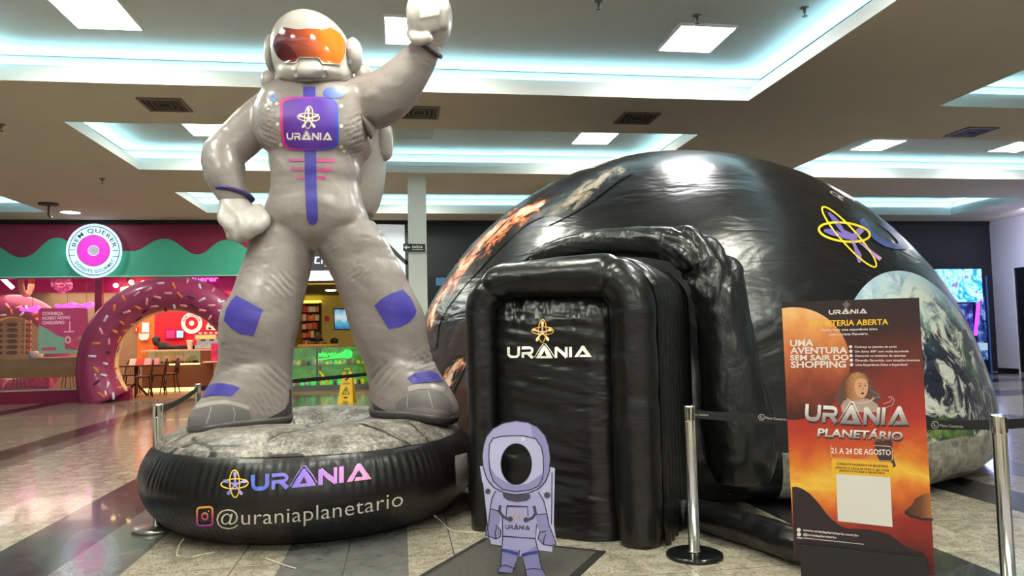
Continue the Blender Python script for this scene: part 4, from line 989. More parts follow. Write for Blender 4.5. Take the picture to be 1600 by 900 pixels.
# child in a small space suit, printed
skin = M('print_skin', srgb(222, 164, 130), .5, var=.04); hair = G('print_hair', [(0, srgb(120, 70, 40)), (.5, srgb(196, 140, 92)), (1, srgb(150, 96, 60))], noise_amt=.5, nscale=9)
hood = M('print_hood', srgb(104, 70, 62), .5); suitp = M('print_suit', srgb(186, 160, 150), .5, var=.12, scale=40); dkp = M('print_dark', srgb(52, 30, 28), .5)
k = 1/3.75; X_ = lambda x: 1210+x*k; Y_ = lambda y: 460+y*k; PX = lambda L: [(X_(x), Y_(y)) for x, y in L]
Art().poly(PX([(390, 660), (350, 610), (372, 560), (405, 500), (440, 462), (490, 448), (535, 460), (560, 500), (600, 570), (625, 600), (610, 640), (600, 680), (400, 680)])).build('hood_print', hood, post, PP(.0020))
Art().poly(PX([(395, 690), (390, 650), (410, 620), (450, 612), (500, 606), (550, 612), (600, 640), (625, 690)])).build('suit_print', suitp, post, PP(.0024))
Art().poly(PX([(418, 620), (410, 560), (420, 500), (450, 465), (490, 455), (530, 470), (550, 500), (552, 540), (540, 590), (520, 612), (450, 625)])).build('hair_print', hair, post, PP(.0027))
Art().poly(PX([(470, 530), (478, 505), (500, 492), (528, 494), (545, 515), (549, 545), (543, 580), (528, 602), (508, 609), (488, 598), (474, 570)])).build('face_print', skin, post, PP(.0030))
a = Art().disc(X_(500), Y_(537), 1.6, 1.0, n=12).disc(X_(532), Y_(535), 1.5, 1.0, n=12).disc(X_(517), Y_(579), 2.3, 1.5, n=14)
a.ribbon(PX([(490, 525), (500, 521), (511, 525)]), .6).ribbon(PX([(525, 522), (534, 519), (542, 523)]), .6).ribbon(PX([(520, 540), (524, 558), (516, 561)]), .5); a.build('face_features_print', dkp, post, PP(.0033))
Art().ribbon(PX([(425, 612), (460, 632), (510, 638), (560, 626), (585, 606)]), 2.6).build('collar_print', M('print_collar', srgb(210, 180, 168), .5), post, PP(.0034))
Art().ribbon(PX([(560, 560), (590, 575), (612, 590), (620, 600), (590, 604), (566, 598)]), 1.6).build('hood_rim_print', M('print_hood_grey', srgb(120, 110, 112), .5), post, PP(.0034))
Art().ribbon(PX([(640, 640), (672, 632), (690, 612), (684, 598), (668, 604)]), 1.2).ribbon(PX([(655, 662), (690, 650), (702, 620), (694, 600)]), 1.0).build('swirl_print', M('print_silver', srgb(190, 170, 168), .4), post, PP(.0034))
# title
sil = G('silver_gradient', [(0, srgb(120, 112, 116)), (.35, srgb(176, 168, 170)), (.7, srgb(232, 228, 228)), (1, srgb(250, 248, 246))], axis=1, noise_amt=.25, nscale=14)
shd = M('title_shadow_ink', srgb(66, 44, 46), .5)
def tmap(dx, dy):
    W_ = logotype()[2]
    def f(u, v):
        t_ = u/W_; return 1257+(1420-1257)*t_+dx+v*2, 657+(664-657)*t_+dy-v*(26+2*t_)+2.5*math.sin(t_*PI)
    return f
v_, f_, w_ = logotype()
Art().mesh(v_, f_, tmap(1.4, 3.0)).build('title_shadow', shd, post, PP(.0037), cell=12)
Art().mesh(v_, f_, tmap(0, 0)).build('title_lettering', sil, post, PP(.0041), cell=12)
write(Art(), 'PLANETÁRIO', (1277, 684), (1411, 690), 12.5, .035, slant=.12).build('title_shadow', shd, post, PP(.0037), cell=12)
write(Art(), 'PLANETÁRIO', (1277, 681.5), (1410, 687.5), 12.5, .028, slant=.12).build('subtitle_lettering', sil, post, PP(.0041), cell=12)
wi = M('poster_white_ink', srgb(238, 228, 222), .5, var=.01); yi = M('poster_yellow_ink', srgb(246, 196, 50), .5, var=.03)
O_ = .0028
write(Art(), None, (1295, 491.5), (1355, 489.5), 7, logo=True).build('wordmark', wi, post, PP(.0046)); a = Art()
write(a, 'Venha viver uma experiência única', (1283, 517.5), (1371, 515.5), 3.6, .02); write(a, 'com a Urânia Planetário.', (1296, 524.3), (1357, 523), 3.6, .02); a.build('tagline_lettering', wi, post, PP(.0046)); a = Art()
for body, x1, y in (('UMA', 1271, 541), ('AVENTURA', 1324, 552.5), ('SEM SAIR DO', 1326, 563), ('SHOPPING', 1322, 574.5)):
    write(a, body, (1234.5 if body != 'SHOPPING' else 1235.5, y), (x1, y-.6), 10.2 if 'M' not in body[:3] or body == 'UMA' else 8.6, .03)
a.build('headline_lettering', wi, post, PP(.0046)); a = Art()
for i, (body, wd) in enumerate((('Conheça os planetas de perto', 66), ('Um domo 360° com muita tecnologia', 84), ('Desvende os mistérios da natureza', 79), ('Diversão Garantida, com atrações imersivas', 101), ('Uma Experiência Única e Imperdível!', 81))):
    y = 541.8+i*7; Art().disc(1329+i*.4, y, 2.6, n=16).build('bullet_dot', wi, post, PP(.0046)); write(a, body, (1335.3+i*.4, y+1.8), (1335.3+i*.4+wd, y+1.4), 3.4, .02)
a.build('bullet_lettering', wi, post, PP(.0046)); a = Art()
write(a, '21 A 24 DE AGOSTO', (1298.5, 708), (1392, 711.3), 8.8, .025)
a.build('date_lettering', wi, post, PP(.0046)); a = Art()
write(a, 'www.uraniaplanetario.com.br', (1254.5, 829.5), (1342, 838.5), 3.6, .025); write(a, '@uraniaplanetario', (1255, 836.5), (1307, 841.5), 3.6, .025)
a.ribbon([(1245, 840), (1254, 841)], 1.6).ribbon([(1255, 840.5), (1350, 850.5)], 1.0)

for q_ in ((1248, 828), (1248.4, 835)): Art().disc(*q_, 3.2, n=16).build('icon_dot', wi, post, PP(.0046))
a.build('website_lettering', wi, post, PP(.0046))
write(Art(), 'BILHETERIA ABERTA', (1265, 510), (1388, 507), 9, .02).build('yellow_lettering', yi, post, PP(O_))
sb = Art(); sb.f = []; star(1322.5, 476.5, 5).build('star_emblem', M('poster_grey_ink', srgb(150, 136, 134), .5), post, PP(O_)); orbits(1322.5, 476, 6, 0, .1).build('orbit_emblem', M('poster_grey_ink', srgb(150, 136, 134), .5), post, PP(.0030))
Art().ribbon([(1298.5, 695), (1298.5, 713), (1301, 716), (1391, 720.5), (1394.5, 718), (1394, 701), (1391, 697.5), (1366, 696)], 1.0).build('date_frame', M('poster_peach_ink', srgb(236, 180, 130), .5), post, PP(.0040))
Art().poly([(1301, 717.5), (1392, 722), (1395, 725), (1396, 745.5), (1300.5, 741), (1299, 720)]).build('yellow_banner', M('banner_yellow', srgb(240, 186, 48), .5, var=.04), post, PP(.0032))
a = Art(); write(a, 'CONSULTE INGRESSOS NA BILHETERIA', (1307, 726), (1388, 730.5), 3.2, .03); write(a, 'APONTE O CELULAR PARA O QR CODE', (1305, 732), (1389, 737), 3.4, .03); write(a, 'ABAIXO E ACESSE A BILHETERIA', (1311, 736.5), (1383, 741.2), 3.2, .03)
a.build('banner_lettering', dkp, post, PP(.0036))
Art().poly([(1306.6, 740.6), (1391, 746), (1394.6, 823.5), (1309, 814)]).build('white_card', M('white_card', srgb(226, 222, 216), .5, var=.01), post, PP(.0040))
# floor holder
hb_ = MB(); f0 = [(1250, 860), (1449, 866)]
f0w = [PP(.03)(*p) for p in f0]; zt = (f0w[0].z+f0w[1].z)/2
bk_ = [p - pn*.26 for p in f0w]
fl = [Vector((p.x, p.y, 0)) for p in f0w]; bl_ = [Vector((p.x, p.y, 0)) for p in bk_]
tp2 = [Vector((p.x, p.y, zt)) for p in f0w]; tb = [Vector((p.x, p.y, zt)) for p in bk_]
front = [f0w, bk_]
mm = MB(); mm.add(fl+bl_+tp2+[p + Vector((0, 0, 0)) for p in tb], [(0, 1, 5, 4), (1, 3, 7, 5), (3, 2, 6, 7), (2, 0, 4, 6), (4, 5, 7, 6), (0, 2, 3, 1)])
mm.build('holder', M('holder_black', srgb(32, 31, 30), .6, var=.06, scale=20), post, smooth=False)
Art().poly([(1249, 852), (1256, 852), (1256, 861), (1249, 861)]).build('clip', dkp, post, PP(.012))

# ================================================================== CUT-OUT ASTRONAUT
sc_ = 1/3.2136; SX = lambda L: [(700+x*sc_, 620+y*sc_) for x, y in L]
s0 = atz(818, 906, 0); sn = Vector((CAM.x-s0.x, CAM.y-s0.y, 0)).normalized()
SP = lambda off: on_plane(s0, sn, off)
sd = thing('cutout_astronaut', 'small lilac cut-out board of a cartoon astronaut with a black face hole before the tunnel', 'standee', (s0.x, s0.y, 0))
outl = [(172, 300), (178, 245), (192, 200), (225, 160), (275, 133), (340, 120), (400, 128), (450, 152), (488, 195), (507, 250), (514, 310), (513, 352), (537, 358), (531, 640), (545, 735), (525, 750), (522, 778), (450, 770), (462, 820), (472, 862), (488, 890), (490, 916), (396, 916), (385, 860), (368, 800), (357, 800), (340, 850), (322, 886), (252, 884), (252, 868), (262, 850), (266, 800), (268, 750), (215, 742), (205, 712), (187, 695), (195, 640), (180, 480), (160, 348), (173, 348)]
hole = [(343+77*math.cos(2*PI*i/40), 338+103*math.sin(2*PI*i/40)) for i in range(40)]
OL, HO = SX(outl), SX(hole)
lil = lambda n, c: M(n, c, .4, var=.01)
L1 = lil('lilac_print', srgb(176, 172, 222)); L2 = lil('pale_lilac_print', srgb(196, 194, 236)); L3 = lil('deep_lilac_print', srgb(150, 146, 200)); OUT = lil('outline_ink', srgb(44, 40, 66)); SH = lil('slate_ink', srgb(74, 72, 92))
mbs = MB(); loops = [[Vector((x, y, 0)) for x, y in L] for L in (OL, HO)]; tr_ = tessellate_polygon(loops); fl_ = OL+HO; n_ = len(fl_)
A_, B_ = [SP(0)(*p) for p in fl_], [SP(-.010)(*p) for p in fl_]
no = len(OL); faces = [tuple(q) for q in tr_]+[tuple(n_+i for i in reversed(q)) for q in tr_]
faces += [(i, (i+1) % no, n_+(i+1) % no, n_+i) for i in range(no)] + [(no+i, no+(i+1) % 40, n_+no+(i+1) % 40, n_+no+i) for i in range(40)]
mbs.add(A_+B_, faces); mbs.build('board', L2, sd, smooth=False)
hp = [(172, 300), (178, 245), (192, 200), (225, 160), (275, 133), (340, 120), (400, 128), (450, 152), (488, 195), (507, 250), (514, 310), (508, 375), (490, 425), (455, 462), (400, 485), (340, 492), (280, 482), (230, 455), (195, 410), (177, 355)]
vp = [(205, 300), (208, 240), (225, 208), (270, 198), (325, 195), (380, 196), (440, 210), (468, 250), (478, 300), (480, 360), (474, 410), (455, 448), (410, 468), (340, 476), (275, 466), (228, 425), (210, 370)]
def shape(name, pts, mat, off, holes=()):
    return Art().poly(SX(pts), [SX(h) for h in holes]).build(name, mat, sd, SP(off))
def line(name, L, w=4.5, off=.004, mat=None, closed=False):
    a = Art()
    for pts in L: a.ribbon(SX(pts), w*sc_, closed=closed)
    return a.build(name, mat or OUT, sd, SP(off))
shape('backpack_print', [(160, 348), (173, 348), (200, 430), (240, 470), (215, 560), (215, 742), (205, 712), (187, 695), (195, 640), (180, 480)], L2, .0008)
shape('torso_print', [(240, 472), (300, 500), (400, 500), (455, 478), (480, 520), (497, 588), (450, 590), (440, 710), (275, 700), (272, 600), (212, 562), (220, 510)], L1, .0012)
shape('arm_print', [(212, 562), (262, 575), (262, 620), (252, 650), (266, 672), (262, 704), (240, 714), (187, 694), (204, 640), (207, 600)], L3, .0016)
shape('arm_print', [(440, 592), (497, 587), (506, 640), (520, 675), (542, 735), (522, 748), (480, 742), (452, 712), (460, 680), (446, 640)], L3, .0016)
shape('leg_print', [(275, 700), (360, 706), (357, 790), (332, 862), (322, 886), (252, 884), (252, 868), (264, 850), (270, 760)], L3, .0014)
shape('leg_print', [(356, 706), (438, 712), (452, 770), (470, 860), (488, 890), (490, 914), (396, 914), (386, 860), (370, 790)], L3, .0014)
shape('hip_print', [(276, 700), (438, 711), (446, 745), (372, 790), (358, 770), (272, 762)], L1, .0018)
shape('helmet_print', hp, L1, .0020, [hole]); shape('visor_print', vp, L2, .0024, [hole])
shape('helmet_shade_print', [(415, 137), (450, 152), (488, 195), (507, 250), (514, 310), (508, 375), (490, 425), (455, 462), (474, 410), (480, 360), (478, 300), (468, 250), (440, 210), (424, 204)], L3, .0022)
shape('visor_shade_print', [(208, 345), (240, 395), (290, 428), (345, 446), (400, 436), (440, 410), (470, 385), (474, 410), (455, 448), (410, 468), (340, 476), (275, 466), (228, 425), (212, 380)], L3, .0027)
shape('neck_print', [(275, 484), (340, 494), (412, 488), (414, 508), (395, 522), (345, 528), (300, 520), (280, 505)], SH, .0028)
a = Art()
for q_, r_ in (((201, 475), 4.4), ((498, 494), 5), ((312, 614), 4.2), ((392, 618), 4.2)): Art().disc(*SX([q_])[0], r_, n=20).build('knob_print', SH, sd, SP(.0036))
a.ribbon(SX([(262, 545), (258, 575), (275, 600), (300, 614)]), 4.4).build('hose_print', SH, sd, SP(.0034)); a = Art(); a.ribbon(SX([(432, 548), (440, 585), (425, 608), (400, 618)]), 4.4); a.build('hose_print', SH, sd, SP(.0034))
shape('visor_glint', [(368, 206), (378, 202), (386, 210), (378, 222), (370, 220)], M('glint_white', srgb(222, 222, 240), .4), .0034)
line('outline_print', [hp, vp], 5, .0036, closed=True); line('outline_print', [hole], 4, .0036, closed=True)
line('outline_print', [[(240, 472), (220, 510), (212, 562), (262, 575)], [(212, 562), (207, 600), (204, 640), (187, 694), (240, 714), (262, 704), (266, 672), (240, 645)], [(455, 478), (480, 520), (497, 587), (440, 592)], [(497, 587), (506, 640), (520, 675), (542, 735), (522, 748), (480, 742), (452, 712), (460, 680), (494, 676)], [(272, 600), (275, 700), (438, 712), (446, 640)], [(275, 700), (270, 760), (264, 850), (252, 868), (252, 884), (322, 886), (332, 862), (357, 790), (360, 770)], [(438, 712), (452, 770), (470, 860), (488, 890)], [(370, 790), (386, 860), (396, 910)], [(264, 850), (290, 845), (332, 862)], [(386, 868), (430, 862), (470, 868)], [(240, 714), (236, 680), (244, 660)], [(480, 742), (482, 710), (492, 690)], [(174, 430), (205, 712), (215, 742), (268, 750)], [(522, 380), (520, 640)], [(292, 600), (296, 548), (400, 552), (402, 600)]])
line('blue_band_print', [[(272, 770), (300, 775), (330, 784), (352, 790)], [(372, 796), (400, 788), (450, 780)]], 15, .0036, M('navy_print', srgb(58, 70, 150), .4))
a = Art(); write(a, None, (700+288*sc_, 620+664*sc_), (700+412*sc_, 620+668*sc_), 6.6, logo=True); a.build('wordmark', SH, sd, SP(.0040))
cxs, cys = 700+347*sc_, 620+598*sc_
star(cxs, cys, 10).build('star_emblem', M('tan_print', srgb(206, 176, 164), .5), sd, SP(.0040))
# easel strut behind
e0 = SP(-.012)(*SX([(330, 700)])[0]); foot_ = Vector((s0.x, s0.y, 0)) - sn*.28
uu = Vector((-sn.y, sn.x, 0))
MB().tube([e0, Vector((e0.x, e0.y, 0)) - sn*.26 + Vector((0, 0, .012))], .012, 8).build('strut', M('strut_grey', srgb(150, 146, 140), .6), sd)
# ================================================================== DONUT SHOP
Yf = 19.6
def AX(x, Y): return aty(x, 500, Y).x
def W2(x, y, Y): return aty(x, y, Y)
wood = M('shop_wood', srgb(172, 126, 68), .6, var=.15, scale=3, bscale=(1, 1, 6)); woodd = M('dark_wood', srgb(84, 44, 28), .45, var=.2, scale=8)
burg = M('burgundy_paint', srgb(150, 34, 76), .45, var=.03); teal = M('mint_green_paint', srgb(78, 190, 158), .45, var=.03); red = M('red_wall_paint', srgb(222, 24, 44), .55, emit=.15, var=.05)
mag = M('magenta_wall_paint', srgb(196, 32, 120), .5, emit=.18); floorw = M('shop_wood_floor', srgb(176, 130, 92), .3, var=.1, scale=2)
XL, XM, XE = -13.0, AX(430, Yf), AX(640, Yf)
shop_back = 24.4
struct('floor_2', MB().box((XL, 19.551, 0), (.55, 24.6, .02)), floorw, smooth=False)
struct('wall_shop_back', MB().box((XL, shop_back, 0), (XM, shop_back+.15, 4.4)), M('tan_shop_wall', srgb(158, 132, 100), .7, var=.06), smooth=False)
rx0, rx1 = AX(247, shop_back-.05)-.1, XM-.2
struct('wall_shop_red', MB().box((rx0, shop_back-.06, .9), (rx1, shop_back-.01, 3.0)), red, smooth=False)
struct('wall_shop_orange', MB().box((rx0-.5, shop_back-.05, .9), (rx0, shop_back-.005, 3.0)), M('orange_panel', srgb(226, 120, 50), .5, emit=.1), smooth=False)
struct('wall_shop_magenta', MB().box((XL, shop_back-.07, 3.0), (XM, shop_back-.002, 3.9)), mag, smooth=False)
struct('wall_shop_left', MB().box((XL-.2, 19.9, 0), (XL, 24.5, 4.4)), wood, smooth=False)
struct('wall_shop_divider', MB().box((XM-.1, 19.62, 0), (XM+.1, 24.5, 4.4)), M('divider_wall', srgb(200, 180, 120), .7), smooth=False)
struct('ceiling_2', MB().box((XL, 19.95, 3.9), (XM-.1, 24.5, 3.95)), M('shop_ceiling', srgb(120, 100, 100), .8), smooth=False)
# facade fascia
zb = W2(200, 433, Yf).z
fx1 = XM+.05
struct('wall_shop_fascia', MB().box((XL, Yf, zb), (fx1, Yf+.3, 4.4)), burg, smooth=False)
fas = thing('mint_fascia', 'mint green wavy fascia board across the front of the pink donut shop', 'fascia', (-7, Yf, zb))
FP = on_plane((0, Yf, 0), (0, 1, 0), .03); FPb = on_plane((0, Yf, 0), (0, 1, 0), .002)
wv_ = [(-160, 372), (-110, 398), (-60, 380), (-30, 366), (0, 386), (12, 394), (22, 400), (33, 402.5), (45, 400), (56, 393), (66, 383), (76, 375), (86, 371.5), (96, 372), (110, 380), (125, 392), (150, 398), (175, 394), (195, 392), (212, 392), (225, 386), (240, 377), (254, 373), (268, 375), (282, 384), (296, 394), (308, 397.5), (320, 394), (332, 384), (345, 376), (360, 375), (375, 381), (390, 391), (405, 398), (424, 400)]
P_, _ = catmull([Vector((x, y, 0)) for x, y in wv_], [0]*len(wv_), 4)
outl_ = [(p.x, p.y) for p in P_]+[(424, 430.5), (-160, 435.5)]
MB().prism(outl_, FP, FPb).build('board', teal, fas, smooth=False)
Art().ribbon([(-160, 434.6), (424, 429.6)], 1.5).build('edge_light', M('mint_edge', srgb(150, 220, 190), .5, emit=.3), fas, on_plane((0, Yf, 0), (0, 1, 0), .04))
# shop front posts and base
struct('trim_21', MB().box((AX(148, Yf), Yf-.02, 0), (AX(159, Yf), Yf+.12, zb)).box((XL, Yf-.05, 0), (AX(205, Yf), Yf+.15, .30)), burg, smooth=False)
struct('trim_22', MB().box((XL, Yf-.02, .30), (AX(148, Yf), Yf+.06, .34)), M('sill_white', srgb(200, 190, 188), .5), smooth=False)
struct('window_1', MB().box((XL, Yf+.02, .34), (AX(148, Yf), Yf+.03, zb)), glass('shop_glass', (.98, .97, .97), .03), smooth=False)
# round sign
RS = thing('round_sign', 'round white lit sign with pink donut reading BEM QUERER on the donut shop fascia', 'sign', W2(147, 392, Yf-.25))
cyl_ = MB(); 
SPn = lambda off: on_plane((0, Yf-.2, 0), (0, 1, 0), off)
cc = [(147+44*math.cos(2*PI*i/56), 392+42.5*math.sin(2*PI*i/56)) for i in range(56)]
cyl_.prism(cc, SPn(0), SPn(-.165)).build('disc', M('lit_white_acrylic', srgb(196, 232, 244), .4, emit=.85, var=.01), RS, smooth=False)
navy = M('navy_sign_ink', srgb(44, 66, 96), .5)
a = Art().disc(147, 392, 40, 38.6, n=56, hole=.968); a.ribbon([(107, 390.5), (117.5, 390.5)], 1).ribbon([(107, 399.5), (117.5, 399.5)], 1).ribbon([(176, 391.5), (185, 391.5)], 1).ribbon([(176, 400.5), (185, 400.5)], 1)
def arctext(a, body, r, a0, a1, h, top=True, bold=.02, sp=1.1):
    v, f, w = text2(body, bold, sp)
    def fn(u, v_):
        t_ = a0+(a1-a0)*u/w; rr = r+v_*h if top else r-v_*h
        return 147+rr*math.cos(t_), 392+rr*.965*math.sin(t_)
    a.mesh(v, f, fn)
arctext(a, 'BEM QUERER', 29.5, PI+.22, 2*PI-.16, 7, True, .015, 1.2); arctext(a, 'DONUTS GOURMET', 35.5, PI-.55, .45, 5.2, False, .02, 1.15)
a.build('lettering', navy, RS, SPn(.006))
Art().disc(146, 391.5, 26, 24.5, n=48, hole=.34).build('pink_donut', M('lit_pink_icing', srgb(245, 50, 190), .4, emit=.75, var=.03), RS, SPn(.012))
Art().disc(146, 391.5, 26, 24.5, n=48, hole=.955).build('donut_outline', navy, RS, SPn(.014))
a = Art()
for i in range(16):
    t_ = i*2.4; r_ = 13+ (i*7 % 10); x, y = 146+r_*math.cos(t_), 391.5+r_*.94*math.sin(t_); a.ribbon([(x, y), (x+1.3*math.cos(i), y+1.3*math.sin(i))], .8)
a.build('sprinkle_print', M('berry_ink', srgb(190, 30, 130), .5, emit=.3), RS, SPn(.014))
Art().disc(146, 391.5, 8.2, 7.6, n=32).build('donut_hole', M('lit_grey', srgb(165, 170, 180), .4, emit=.5), RS, SPn(.013))
# donut arch
def donut_arch(name, label, cx, cz, Y, R, r, flat, parent_y):
    t_ = thing(name, label, 'donut arch', (cx, Y, 0))
    pts = []; n_ = 72
    lim = math.asin(min(1, (cz-.02)/R)) if cz < R else PI/2
    a0, a1 = -lim, PI+lim
    for i in range(n_+1):
        q = a0+(a1-a0)*i/n_; pts.append(Vector((cx+R*math.cos(q), Y, cz+R*math.sin(q))))
    rad = [r*(1+.22*max(0, (.9-p.z)/.9)) for p in pts]
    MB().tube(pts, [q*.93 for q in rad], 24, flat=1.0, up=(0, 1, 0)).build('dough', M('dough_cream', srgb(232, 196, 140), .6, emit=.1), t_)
    Pi = [p + Vector((0, -.16, 0)) + (p-Vector((cx, Y, cz))).normalized()*.05 for p in pts]
    ic = MB().tube(Pi, rad, 28, up=(0, 1, 0)); ic.build('icing', M('berry_icing', srgb(172, 58, 106), .35, coat=.4), t_)
    return t_, ic, pts
ac = W2(272, 568, Yf); R_ = (W2(382.5, 568, Yf).x - ac.x)
da, ic, dpts_ = donut_arch('donut_arch', 'giant upright pink donut with sprinkles framing the shop doorway', ac.x, ac.z, Yf-.05, R_, .42, 1, 0)
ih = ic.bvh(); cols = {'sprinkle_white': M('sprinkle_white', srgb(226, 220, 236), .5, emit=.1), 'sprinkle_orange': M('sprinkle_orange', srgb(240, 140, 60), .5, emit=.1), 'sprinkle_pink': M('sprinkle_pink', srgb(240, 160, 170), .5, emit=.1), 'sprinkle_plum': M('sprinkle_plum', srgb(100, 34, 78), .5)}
rs = random.Random(3); keys = list(cols); IP = on_mesh(ih, .0)
for i in range(26):
    for j in range(3):
        q = -.55 + (PI+1.1)*(i+.5*(j % 2))/26; rr = 93+ j*17 + rs.uniform(-4, 4)
        x, y = 272+rr*math.cos(q)*.99, 570-rr*math.sin(q)*1.0
        if y > 626: continue
        p = IP(x, y); an = rs.uniform(0, PI); d_ = Vector((math.cos(an), 0, math.sin(an)))*.085
        MB().tube([p-d_, p+d_], .028, 8).build('sprinkle', cols[keys[rs.randrange(4)]], da)
# second donut sculpture inside the window
dc = W2(22, 545, 21.9)
db, ic2, _ = donut_arch('donut_arch', 'second pink donut sculpture standing inside the shop window at far left', dc.x, dc.z, 21.9, 1.12, .30, 1, 0)
pr2 = on_mesh(ic2.bvh(), 0.0)
for i, (x, y) in enumerate(((5, 492), (18, 486), (30, 480), (42, 482), (55, 490), (12, 478), (35, 490), (60, 500))):
    p = pr2(x, y); d_ = Vector((math.cos(i*1.7), 0, math.sin(i*1.7)))*.08; MB().tube([p-d_, p+d_], .03, 8).build('sprinkle', cols[keys[i % 3]], db)
# neon name
t_ = thing('neon_sign', 'pink neon lettering Bem Querer above the donut doorway', 'neon sign', W2(296, 437, 19.95))
NP = on_plane((0, 19.93, 0), (0, 1, 0))
write(Art(), 'Bem Querer', (257, 441), (341, 439.5), 9, .015).build('lettering', M('neon_pink', srgb(255, 120, 235), .4, emit=1.6), t_, NP)
struct('wall_shop_header', MB().box((AX(158, 19.98), 19.96, W2(200, 457, 19.96).z), (XM, 20.0, 4.3)), mag, smooth=False)
# chandelier
t_ = thing('chandelier', 'cluster of glowing star-shaped bulbs hanging behind the donut arch', 'chandelier', W2(196, 430, 19.8))
cp = [(181, 446), (192, 452), (205, 441), (199, 451), (215, 449), (224, 442)]
hub = W2(200, 433, 19.8)
st = MB().tube([hub+Vector((0, 0, .3)), hub], .01, 6)
for x, y in cp: st.tube([hub, W2(x, y, 19.75)], .008, 6)
st.build('stem', sm, t_)
for x, y in cp: MB().ell(W2(x, y, 19.7), .06, .06, .06, n=12, m=8).build('bulb', M('warm_bulb', (1, .72, .32), .4, emit=9), t_)
# menu board
BP_ = on_plane((0, 19.9, 0), (0, 1, 0)); 
t_ = thing('menu_board', 'pink and mint window poster reading CONHEÇA NOSSO NOVO CARDÁPIO', 'poster', W2(100, 552, 19.9))
q_ = [(60, 485), (63, 481.5), (133, 481), (137, 484), (140, 549), (137, 551.5), (62, 553), (60, 550)]
MB().prism(q_, BP_, on_plane((0, 19.9, 0), (0, 1, 0), -.02)).build('board', M('poster_pink', srgb(205, 44, 112), .5, emit=.25), t_, smooth=False)
Art().poly([(60, 508), (70, 512), (80, 518), (90, 524), (100, 527.5), (102, 545), (137, 549), (137, 551.5), (62, 553), (60, 550)]).build('mint_print', M('poster_mint', srgb(146, 196, 168), .5, emit=.2), t_, on_plane((0, 19.9, 0), (0, 1, 0), .004))
a = Art(); write(a, 'CONHEÇA', (66, 492), (99, 492), 4.8, .05); write(a, 'NOSSO NOVO', (66, 499.5), (110, 498.5), 4.8, .05); write(a, 'CARDÁPIO', (66, 506.5), (101, 506), 4.8, .05); a.ribbon([(109, 502), (109, 519)], 2).ribbon([(100, 518.5), (116, 518)], 1.6)
a.build('lettering', M('poster_rose_white', srgb(250, 200, 214), .5, emit=.3), t_, on_plane((0, 19.9, 0), (0, 1, 0), .008))
a = Art().disc(106, 531, 5.2, 6, n=24, hole=.5); a.build('donut_logo_print', M('rose_ring', srgb(246, 206, 210), .5, emit=.2), t_, on_plane((0, 19.9, 0), (0, 1, 0), .009))
Art().disc(118, 536, 9, 7.5, n=20, hole=.3).poly([(66, 543), (86, 542), (88, 545), (86, 547.5), (66, 548), (64, 545)]).build('pink_print', M('rose_print', srgb(226, 70, 120), .5, emit=.2), t_, on_plane((0, 19.9, 0), (0, 1, 0), .008))
Art().poly([(121, 527), (130, 523.5), (137, 524), (137, 546), (120, 545)]).build('bun_print', M('bun_tan', srgb(222, 160, 96), .5, emit=.15), t_, on_plane((0, 19.9, 0), (0, 1, 0), .006))
for x0, x1, y, lab in ((88, 116, 478, 'glowing pink neon ring hanging above the menu poster, left one'), (118, 146, 477, 'glowing pink neon ring hanging above the menu poster, right one'), (33, 61, 483, 'glowing violet neon tube bar in front of the window donut')):
    c_ = W2((x0+x1)/2, y, 20.4 if x0 != 118 else 20.75); rr = (W2(x1, y, 20.4).x-W2(x0, y, 20.4).x)/2; t_ = thing('neon_ring', lab, 'neon light', c_)
    MB().tube([c_+Vector((rr*math.cos(q), rr*.55*math.sin(q), .035*math.sin(q*2)+.03*math.sin(q))) for q in [2*PI*i/32 for i in range(32)]], .035, 8, closed=True).build('tube', M('neon_magenta', srgb(255, 70, 235), .4, emit=2.2), t_)
    MB().tube([c_+Vector((0, rr*.55, .0)), Vector((c_.x, c_.y+rr*.55, 3.9))], .006, 6).build('wire', sm, t_)
# long counter in the window
cw = thing('window_counter', 'light wooden counter running along inside the shop window', 'counter', (W2(60, 575, 20.1).x, 20.1, 0))
x0, x1 = XL+.3, W2(135, 575, 20.0).x; z1, z0 = W2(60, 561, 20.0).z, W2(60, 590, 20.0).z
MB().box((x0, 20.0, z0), (x1, 20.5, z1)).build('counter_front', wood, cw, smooth=False)
MB().box((x0, 19.98, z1), (x1+.02, 20.55, z1+.03)).build('counter_top', M('pale_wood', srgb(186, 158, 104), .5), cw, smooth=False)
MB().box((x1-.2, 20.0, .02), (x1, 20.45, z0)).build('end_panel', wood, cw, smooth=False)
# stools behind the window counter
def stool(label, x, Y, mat, grp=None):
    t_ = thing('bar_stool', label, 'stool', (x, Y, .02), 0, grp)
    MB().lathe([(0, .66), (.17, .66), (.18, .69), (.16, .72), (0, .725)], n=24).build('seat', mat, t_, world=False)
    for k_ in range(4):
        a_ = PI/4+k_*PI/2; MB().tube([(.10*math.cos(a_), .10*math.sin(a_), .66), (.2*math.cos(a_), .2*math.sin(a_), .0)], .016, 8).build('leg', mat, t_, world=False)
    MB().tube([(.165*math.cos(q), .165*math.sin(q), .25) for q in [2*PI*i/24 for i in range(24)]], .01, 6, closed=True).build('footrest', mat, t_, world=False)
greym = M('stool_grey', srgb(120, 104, 96), .5)
stool('bar stool under the window counter, left of the pink bag', AX(30, 20.8), 20.85, greym); stool('bar stool under the window counter beside its right end', AX(105, 20.8), 20.9, greym)
t_ = thing('gift_bag', 'pink patterned bag standing on the floor beneath the window counter', 'bag', (AX(66, 20.85), 20.85, .02))
